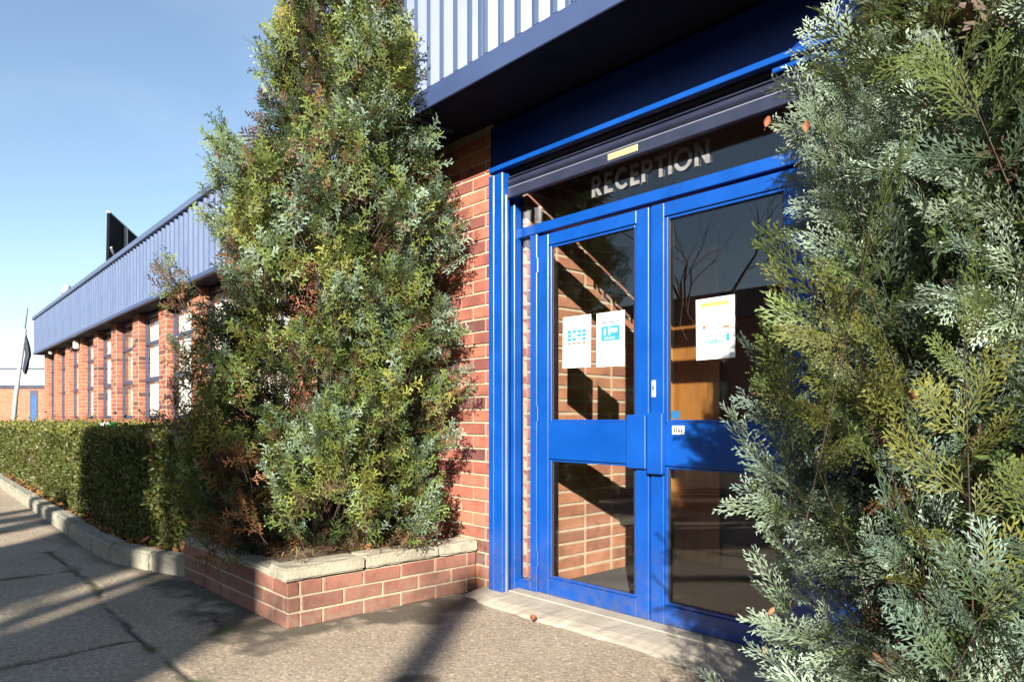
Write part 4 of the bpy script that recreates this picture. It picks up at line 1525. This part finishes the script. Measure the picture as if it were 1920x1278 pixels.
# ------------------------------------------------------------------ hedge
def hedge():
    root = tag(empty('hedge', (-9.8, 2.1, .07)), 'low clipped green hedge along the kerb before the wing', 'hedge')
    x0, x1, ztop = -15.5, -4.66, .885
    def front(x): return np.interp(x, [-15.5, -12.3, -7.8, -6.0, -5.4, -5.0, -4.66], [1.68, 1.60, 1.46, 1.42, 1.43, 1.50, 1.60])
    n = 100000
    # denser towards the near end
    u = rng.random(n) ** 1.7
    x = x1 - (x1 - x0) * u
    kind = rng.random(n)
    fy = front(x)
    z = np.where(kind < .62, .10 + (ztop - .10) * rng.random(n), ztop + rng.normal(0, .012, n))
    y = np.where(kind < .62, fy + np.abs(rng.normal(0, .045, n)), fy + 1.25 * rng.random(n))
    # right end face
    e = rng.random(n) < .06
    x = np.where(e, x1 - np.abs(rng.normal(0, .04, n)), x)
    y = np.where(e, front(x) + 1.25 * rng.random(n), y)
    z = np.where(e, .10 + (ztop - .1) * rng.random(n), z)
    bulge = (fbm(x, z * 2, 5, 2.2) - .5) * .17
    y = y + np.where(kind < .62, bulge, 0)
    z = z + np.where(kind >= .62, (fbm(x, y, 8, 2.0) - .5) * .08, 0)
    z = z + np.where((kind >= .62) & (rng.random(n) < .10), rng.exponential(.028, n), 0)
    y = y - np.where((kind < .62) & (rng.random(n) < .06), rng.exponential(.025, n), 0)
    thin = (z < .30) & (kind < .62) & (rng.random(n) < .55)
    y = np.where(thin, y + .10, y)
    sz = rng.uniform(.010, .022, n) * (1 + .5 * u)
    d = rng.normal(0, 1, (n, 3)) * .7 + np.stack([np.full(n, .1), np.where(kind < .62, -.7, 0), np.full(n, .6)], 1)
    d /= np.linalg.norm(d, axis=1, keepdims=True)
    s = np.cross(d, rng.normal(0, 1, (n, 3)))
    s /= np.linalg.norm(s, axis=1, keepdims=True)
    P = np.stack([x, y, z], 1)
    V = np.stack([P - d * sz[:, None], P + s * sz[:, None] * .5, P + d * sz[:, None], P - s * sz[:, None] * .5], 1)
    t = fbm(x * 1.0, z + y, 13, 3.5)[:, None] * .6 + rng.random((n, 1)) * .4
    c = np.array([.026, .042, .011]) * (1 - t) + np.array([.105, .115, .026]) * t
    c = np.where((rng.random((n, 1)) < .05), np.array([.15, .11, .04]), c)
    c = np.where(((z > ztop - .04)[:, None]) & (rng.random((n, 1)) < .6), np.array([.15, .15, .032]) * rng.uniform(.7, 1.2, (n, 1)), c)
    V = V.reshape(-1, 3) - np.array([-9.8, 2.1, .07])
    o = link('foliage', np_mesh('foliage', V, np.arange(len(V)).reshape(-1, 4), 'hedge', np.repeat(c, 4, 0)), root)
    tag(o, kind='stuff')
    # twiggy heart
    xs = np.linspace(x0 + .05, x1 - .06, 60)
    mb = MB()
    vs = []
    for q in xs:
        f = float(front(q)) + .07
        vs += [(q, f, .08), (q, f - .005 + .02 * math.sin(q * 3), .5), (q, f + .02, ztop - .07), (q, f + 1.12, ztop - .07), (q, f + 1.12, .08)]
    fs = []
    for i in range(len(xs) - 1):
        for k in range(4):
            a = i * 5 + k
            fs.append((a, a + 5, a + 6, a + 1))
    fs.append((0, 1, 2, 3, 4)); fs.append(tuple((len(xs) - 1) * 5 + k for k in (4, 3, 2, 1, 0)))
    mb.add([(a + 9.8, b - 2.1, c - .07) for a, b, c in vs], fs)
    mb.build('stems', 'soil', root)
hedge()

def litter():
    n = 900
    path_x = [-15.9, -12.3, -7.8, -6.0, -5.5, -5.0, -4.65]
    path_y = [1.68, 1.56, 1.43, 1.375, 1.39, 1.50, 1.63]
    x = -4.7 - 9.0 * rng.random(n) ** 1.3
    y = np.interp(x, path_x, path_y) + rng.uniform(-.02, .10, n)
    z = .095 + rng.uniform(0, .03, n)
    sz = rng.uniform(.014, .034, n)
    d = rng.normal(0, 1, (n, 3)); d[:, 2] *= .35
    d /= np.linalg.norm(d, axis=1, keepdims=True)
    s = np.cross(d, np.stack([rng.normal(0, .4, n), rng.normal(0, .4, n), np.ones(n)], 1))
    s /= np.linalg.norm(s, axis=1, keepdims=True)
    P = np.stack([x, y, z], 1)
    V = np.stack([P - d * sz[:, None], P + s * sz[:, None] * .6, P + d * sz[:, None] + np.array([0, 0, .006]), P - s * sz[:, None] * .6], 1).reshape(-1, 3)
    t = rng.random((n, 1))
    c = np.array([.16, .06, .02]) * (1 - t) + np.array([.30, .15, .05]) * t
    o = link('leaf_litter', np_mesh('leaf_litter', V, np.arange(len(V)).reshape(-1, 4), 'litter', np.repeat(c, 4, 0)))
    tag(o, 'brown and orange fallen leaves along the foot of the hedge', 'leaves', kind='stuff')
    # needles and dead sprays on the planter soil
    n = 1500
    x = rng.uniform(-4.5, -3.2, n); y = rng.uniform(1.5, 2.5, n)
    keep = (x < -3.32) | (y < 1.62)
    x, y = x[keep], y[keep]; n = len(x)
    z = np.where((x > -3.3) | (y < 1.6), .298, .295) + rng.uniform(0, .02, n)
    sz = rng.uniform(.012, .035, n)
    d = rng.normal(0, 1, (n, 3)); d[:, 2] *= .3
    d /= np.linalg.norm(d, axis=1, keepdims=True)
    s = np.cross(d, np.array([0, 0, 1.0])); s /= np.linalg.norm(s, axis=1, keepdims=True)
    P = np.stack([x, y, z], 1)
    V = np.stack([P - d * sz[:, None], P + s * sz[:, None] * .14, P + d * sz[:, None], P - s * sz[:, None] * .14], 1).reshape(-1, 3)
    t = rng.random((n, 1))
    c = np.array([.08, .04, .015]) * (1 - t) + np.array([.24, .15, .065]) * t
    o = link('needle_litter', np_mesh('needle_litter', V, np.arange(len(V)).reshape(-1, 4), 'litter', np.repeat(c, 4, 0)))
    tag(o, 'brown conifer needles and twigs strewn on the planter soil', 'needles', kind='stuff')
litter()

# single dry leaves
def leaf_mesh(seed):
    r = random.Random(seed)
    n = 7
    vs, fs = [], []
    for i in range(n + 1):
        v = i / n
        w = .27 * math.sin(math.pi * (v * .9 + .05)) ** .8 * r.uniform(.85, 1.15)
        zc = 1.0 * (v - .45) ** 2
        for u in (-1, 0, 1):
            vs.append((u * w, v - .5, zc + .55 * abs(u) * w * 2))
    for i in range(n):
        for k in (0, 1):
            a = i * 3 + k
            fs.append((a, a + 1, a + 4, a + 3))
    return vs, fs
def dry_leaf(loc, size, rot, mat, label, group):
    if 'conifer' in group:                     # settle on the nearest spray
        k = np.argmin(np.sum((CROWNS[1] - np.array(loc)) ** 2, 1))
        loc = tuple(CROWNS[1][k] + np.array([0, -.004, .002]))
    vs, fs = leaf_mesh(hash(label) % 1000 if False else int(abs(loc[0] * 991 + loc[2] * 577)))
    mb = MB()
    mb.add([(a * size, b * size, c * size) for a, b, c in vs], fs)
    mb.tube([(0, -.5 * size, .09 * size), (0, -.8 * size, .12 * size)], [.018 * size, .014 * size], 4)
    o = mb.build('dry_leaf', mat, None, smooth=True, loc=loc)
    o.rotation_euler = rot
    tag(o, label, 'leaf', group)
G = 'dry leaves caught in the right conifer'
dry_leaf((-.775, 1.375, 1.604), .026, (1.2, .3, .6), 'leaf_orange', 'orange curled leaf on outermost tip of right conifer beside RECEPTION sign', G)
dry_leaf((-.770, 1.375, 1.548), .020, (1.0, .8, 1.2), 'leaf_orange', 'small rusty leaf just below the outermost orange leaf of right conifer', G)
dry_leaf((-.475, 1.09, 1.485), .020, (1.3, .1, .2), 'leaf_orange', 'orange leaf high in the right conifer above its middle', G)
dry_leaf((-.345, 1.02, 1.012), .020, (.9, .5, 1.8), 'leaf_orange', 'brown leaf caught halfway up the right conifer', G)
dry_leaf((-.755, 1.395, .505), .020, (1.2, .2, .2), 'leaf_tan', 'round tan leaf low on the left edge of right conifer', G)
dry_leaf((-.39, 1.03, .66), .022, (.7, .4, 2.3), 'leaf_orange', 'rusty leaf near the bottom of the right conifer', G)
dry_leaf((-.54, 1.10, .725), .018, (.9, .9, .7), 'leaf_tan', 'tan leaf in the low left sprays of right conifer', G)
dry_leaf((-2.46, 2.395, .014), .060, (.1, .1, .8), 'leaf_orange', 'single orange leaf on the asphalt at the step edge', 'leaves on the forecourt')
for i, (x, y, m, lb) in enumerate(((-5.25, 1.42, 'leaf_orange', 'orange leaf on the kerb top nearest the hedge corner'), (-4.86, 1.53, 'leaf_tan', 'tan leaf on the kerb end touching the planter'), (-4.74, 1.56, 'leaf_orange', 'upright orange leaf where hedge meets planter'))):
    dry_leaf((x, y, .15), .07, (.4 + .5 * i, .2, i * 1.3), m, lb, 'leaves on the kerb')
sc_ = tag(empty('litter_scrap', (-7.7, 1.75, .91)), 'crumpled green and white wrapper lying on the hedge top', 'wrapper')
mb = MB()
vs = [(random.uniform(-.1, .1), random.uniform(-.06, .06), random.uniform(0, .05)) for _ in range(12)]
bm = bmesh.new()
for v in vs: bm.verts.new(v)
bmesh.ops.convex_hull(bm, input=bm.verts)
me = bpy.data.meshes.new('white_foil'); bm.to_mesh(me); bm.free(); me.materials.append(M['paper'])
link('white_foil', me, sc_, (-.08, 0, 0))
bm = bmesh.new()
for v in vs: bm.verts.new((v[0] * .6, v[1] * .9, v[2] * 1.1))
bmesh.ops.convex_hull(bm, input=bm.verts)
me = bpy.data.meshes.new('green_foil'); bm.to_mesh(me); bm.free(); me.materials.append(M['scrap_g'])
link('green_foil', me, sc_, (.12, .02, 0))

# ------------------------------------------------------------------ bare trees across the yard: mirrored in the door glass, shading the forecourt
def bare_tree(loc, label, height, seed, spread=1.0, trunk=.16, depth_max=6):
    r = random.Random(seed)
    root = tag(empty('bare_tree', loc), label, 'tree', 'bare trees across the yard')
    tr, br = MB(), MB()
    def grow(p, d, ln, rad, depth, mb):
        n = 3
        pts, rd = [p.copy()], [rad]
        for i in range(n):
            d = (d + Vector((r.gauss(0, .10), r.gauss(0, .10), r.gauss(.02, .07)))).normalized()
            p = p + d * ln / n
            pts.append(p.copy()); rd.append(rad * (1 - .35 * (i + 1) / n))
        mb.tube(pts, rd, 7 if depth < 2 else 4 if depth < 4 else 3, cap=False)
        if depth >= depth_max or rad < .004:
            return
        k = r.choice((2, 3, 3)) if depth < 5 else 2
        for j in range(k):
            az = r.uniform(0, 2 * math.pi)
            o = d.orthogonal().normalized()
            o = Matrix.Rotation(az, 3, d) @ o
            sp = r.uniform(.35, .75) * spread
            nd = (d * math.cos(sp) + o * math.sin(sp)).normalized()
            grow(pts[-1] if j == 0 else pts[r.choice((-1, -2))], nd, ln * r.uniform(.62, .85), rd[-1] * r.uniform(.55, .82), depth + 1, br)
    grow(Vector((0, 0, -.05)), Vector((0, 0, 1)), height * .30, trunk, 0, tr)
    tr.build('trunk', 'bark_grey', root, smooth=True)
    br.build('branches', 'bark_grey', root, smooth=True)
bare_tree((-19.1, -25.0, 0), 'bare spreading tree mirrored in the right door glass', 14.0, 4, 1.0, .42, depth_max=7)

def stem_grove():
    """many-stemmed bare tree on the sunny side of the yard; its stems streak the forecourt and the hedge"""
    r = random.Random(5)
    a, b = Vector((.763, .646, 0)), Vector((.646, -.763, 0))
    base = a * -3.4 + b * 12.0
    root = tag(empty('multi_stem_tree', base), 'bare many-stemmed tree across the yard shading hedge and asphalt', 'tree', 'bare trees across the yard')
    for u, rad, h in ((-6.1, .15, 7.6), (-5.7, .20, 7.4), (-5.3, .24, 7.4), (-4.40, .3, 8.0), (-3.90, .42, 8.4), (-3.35, .35, 8.2), (-3.62, .25, 8.0), (-4.14, .25, 8.0), (-2.9, .10, 7.0), (-2.58, .24, 7.6), (-2.25, .20, 7.5), (-1.95, .26, 7.5), (-1.74, .10, 6.6), (-.77, .12, 6.3)):
        mb = MB()
        p = a * (u + 3.4) + b * r.uniform(-1.5, 1.5)
        pts, rd = [], []
        n = 12
        for i in range(n + 1):
            t = i / n
            q = p + a * (.05 * math.sin(t * 5 + u * 3)) + Vector((0, 0, -.05 + h * t))
            pts.append(q); rd.append(rad * (1 - .30 * t))
        mb.tube(pts, rd, 8)
        for k in range(int(9 + rad * 40)):
            t = r.uniform(.55, 1.0)
            q = pts[int(t * n)]
            d = Vector((r.gauss(0, 1), r.gauss(0, 1), r.uniform(.5, 1.6))).normalized()
            ln = r.uniform(.4, 1.2)
            d2 = (d + Vector((r.gauss(0, .3), r.gauss(0, .3), .3))).normalized()
            mb.tube([q, q + d * ln * .5, q + d * ln * .5 + d2 * ln * .5], [rad * .22, rad * .12, .006], 4, cap=False)
        mb.build('stem', 'bark_grey', root, smooth=True)
stem_grove()

def warehouse():
    root = tag(empty('warehouse_building', (-10, -31, 0)), 'long dark brick warehouse across the yard, mirrored in the door glass', 'building')
    MB().box(-50, 45, -8, 0, -.05, 6.6).build('wall', 'brick_tex', root)
    MB().box(-50.2, 45.2, -8.2, .2, 6.601, 8.2, .02).build('fascia', 'frame_dark', root)
    for i in range(14):
        w = MB().box(-46 + i * 6.4, -43.4 + i * 6.4, .001, .06, 1.2, 3.2, .01).build('window', 'frame_dark', root)
        MB().box(-45.9 + i * 6.4, -43.5 + i * 6.4, .061, .066, 1.3, 3.1).build('pane', 'glass_w', w)
warehouse()
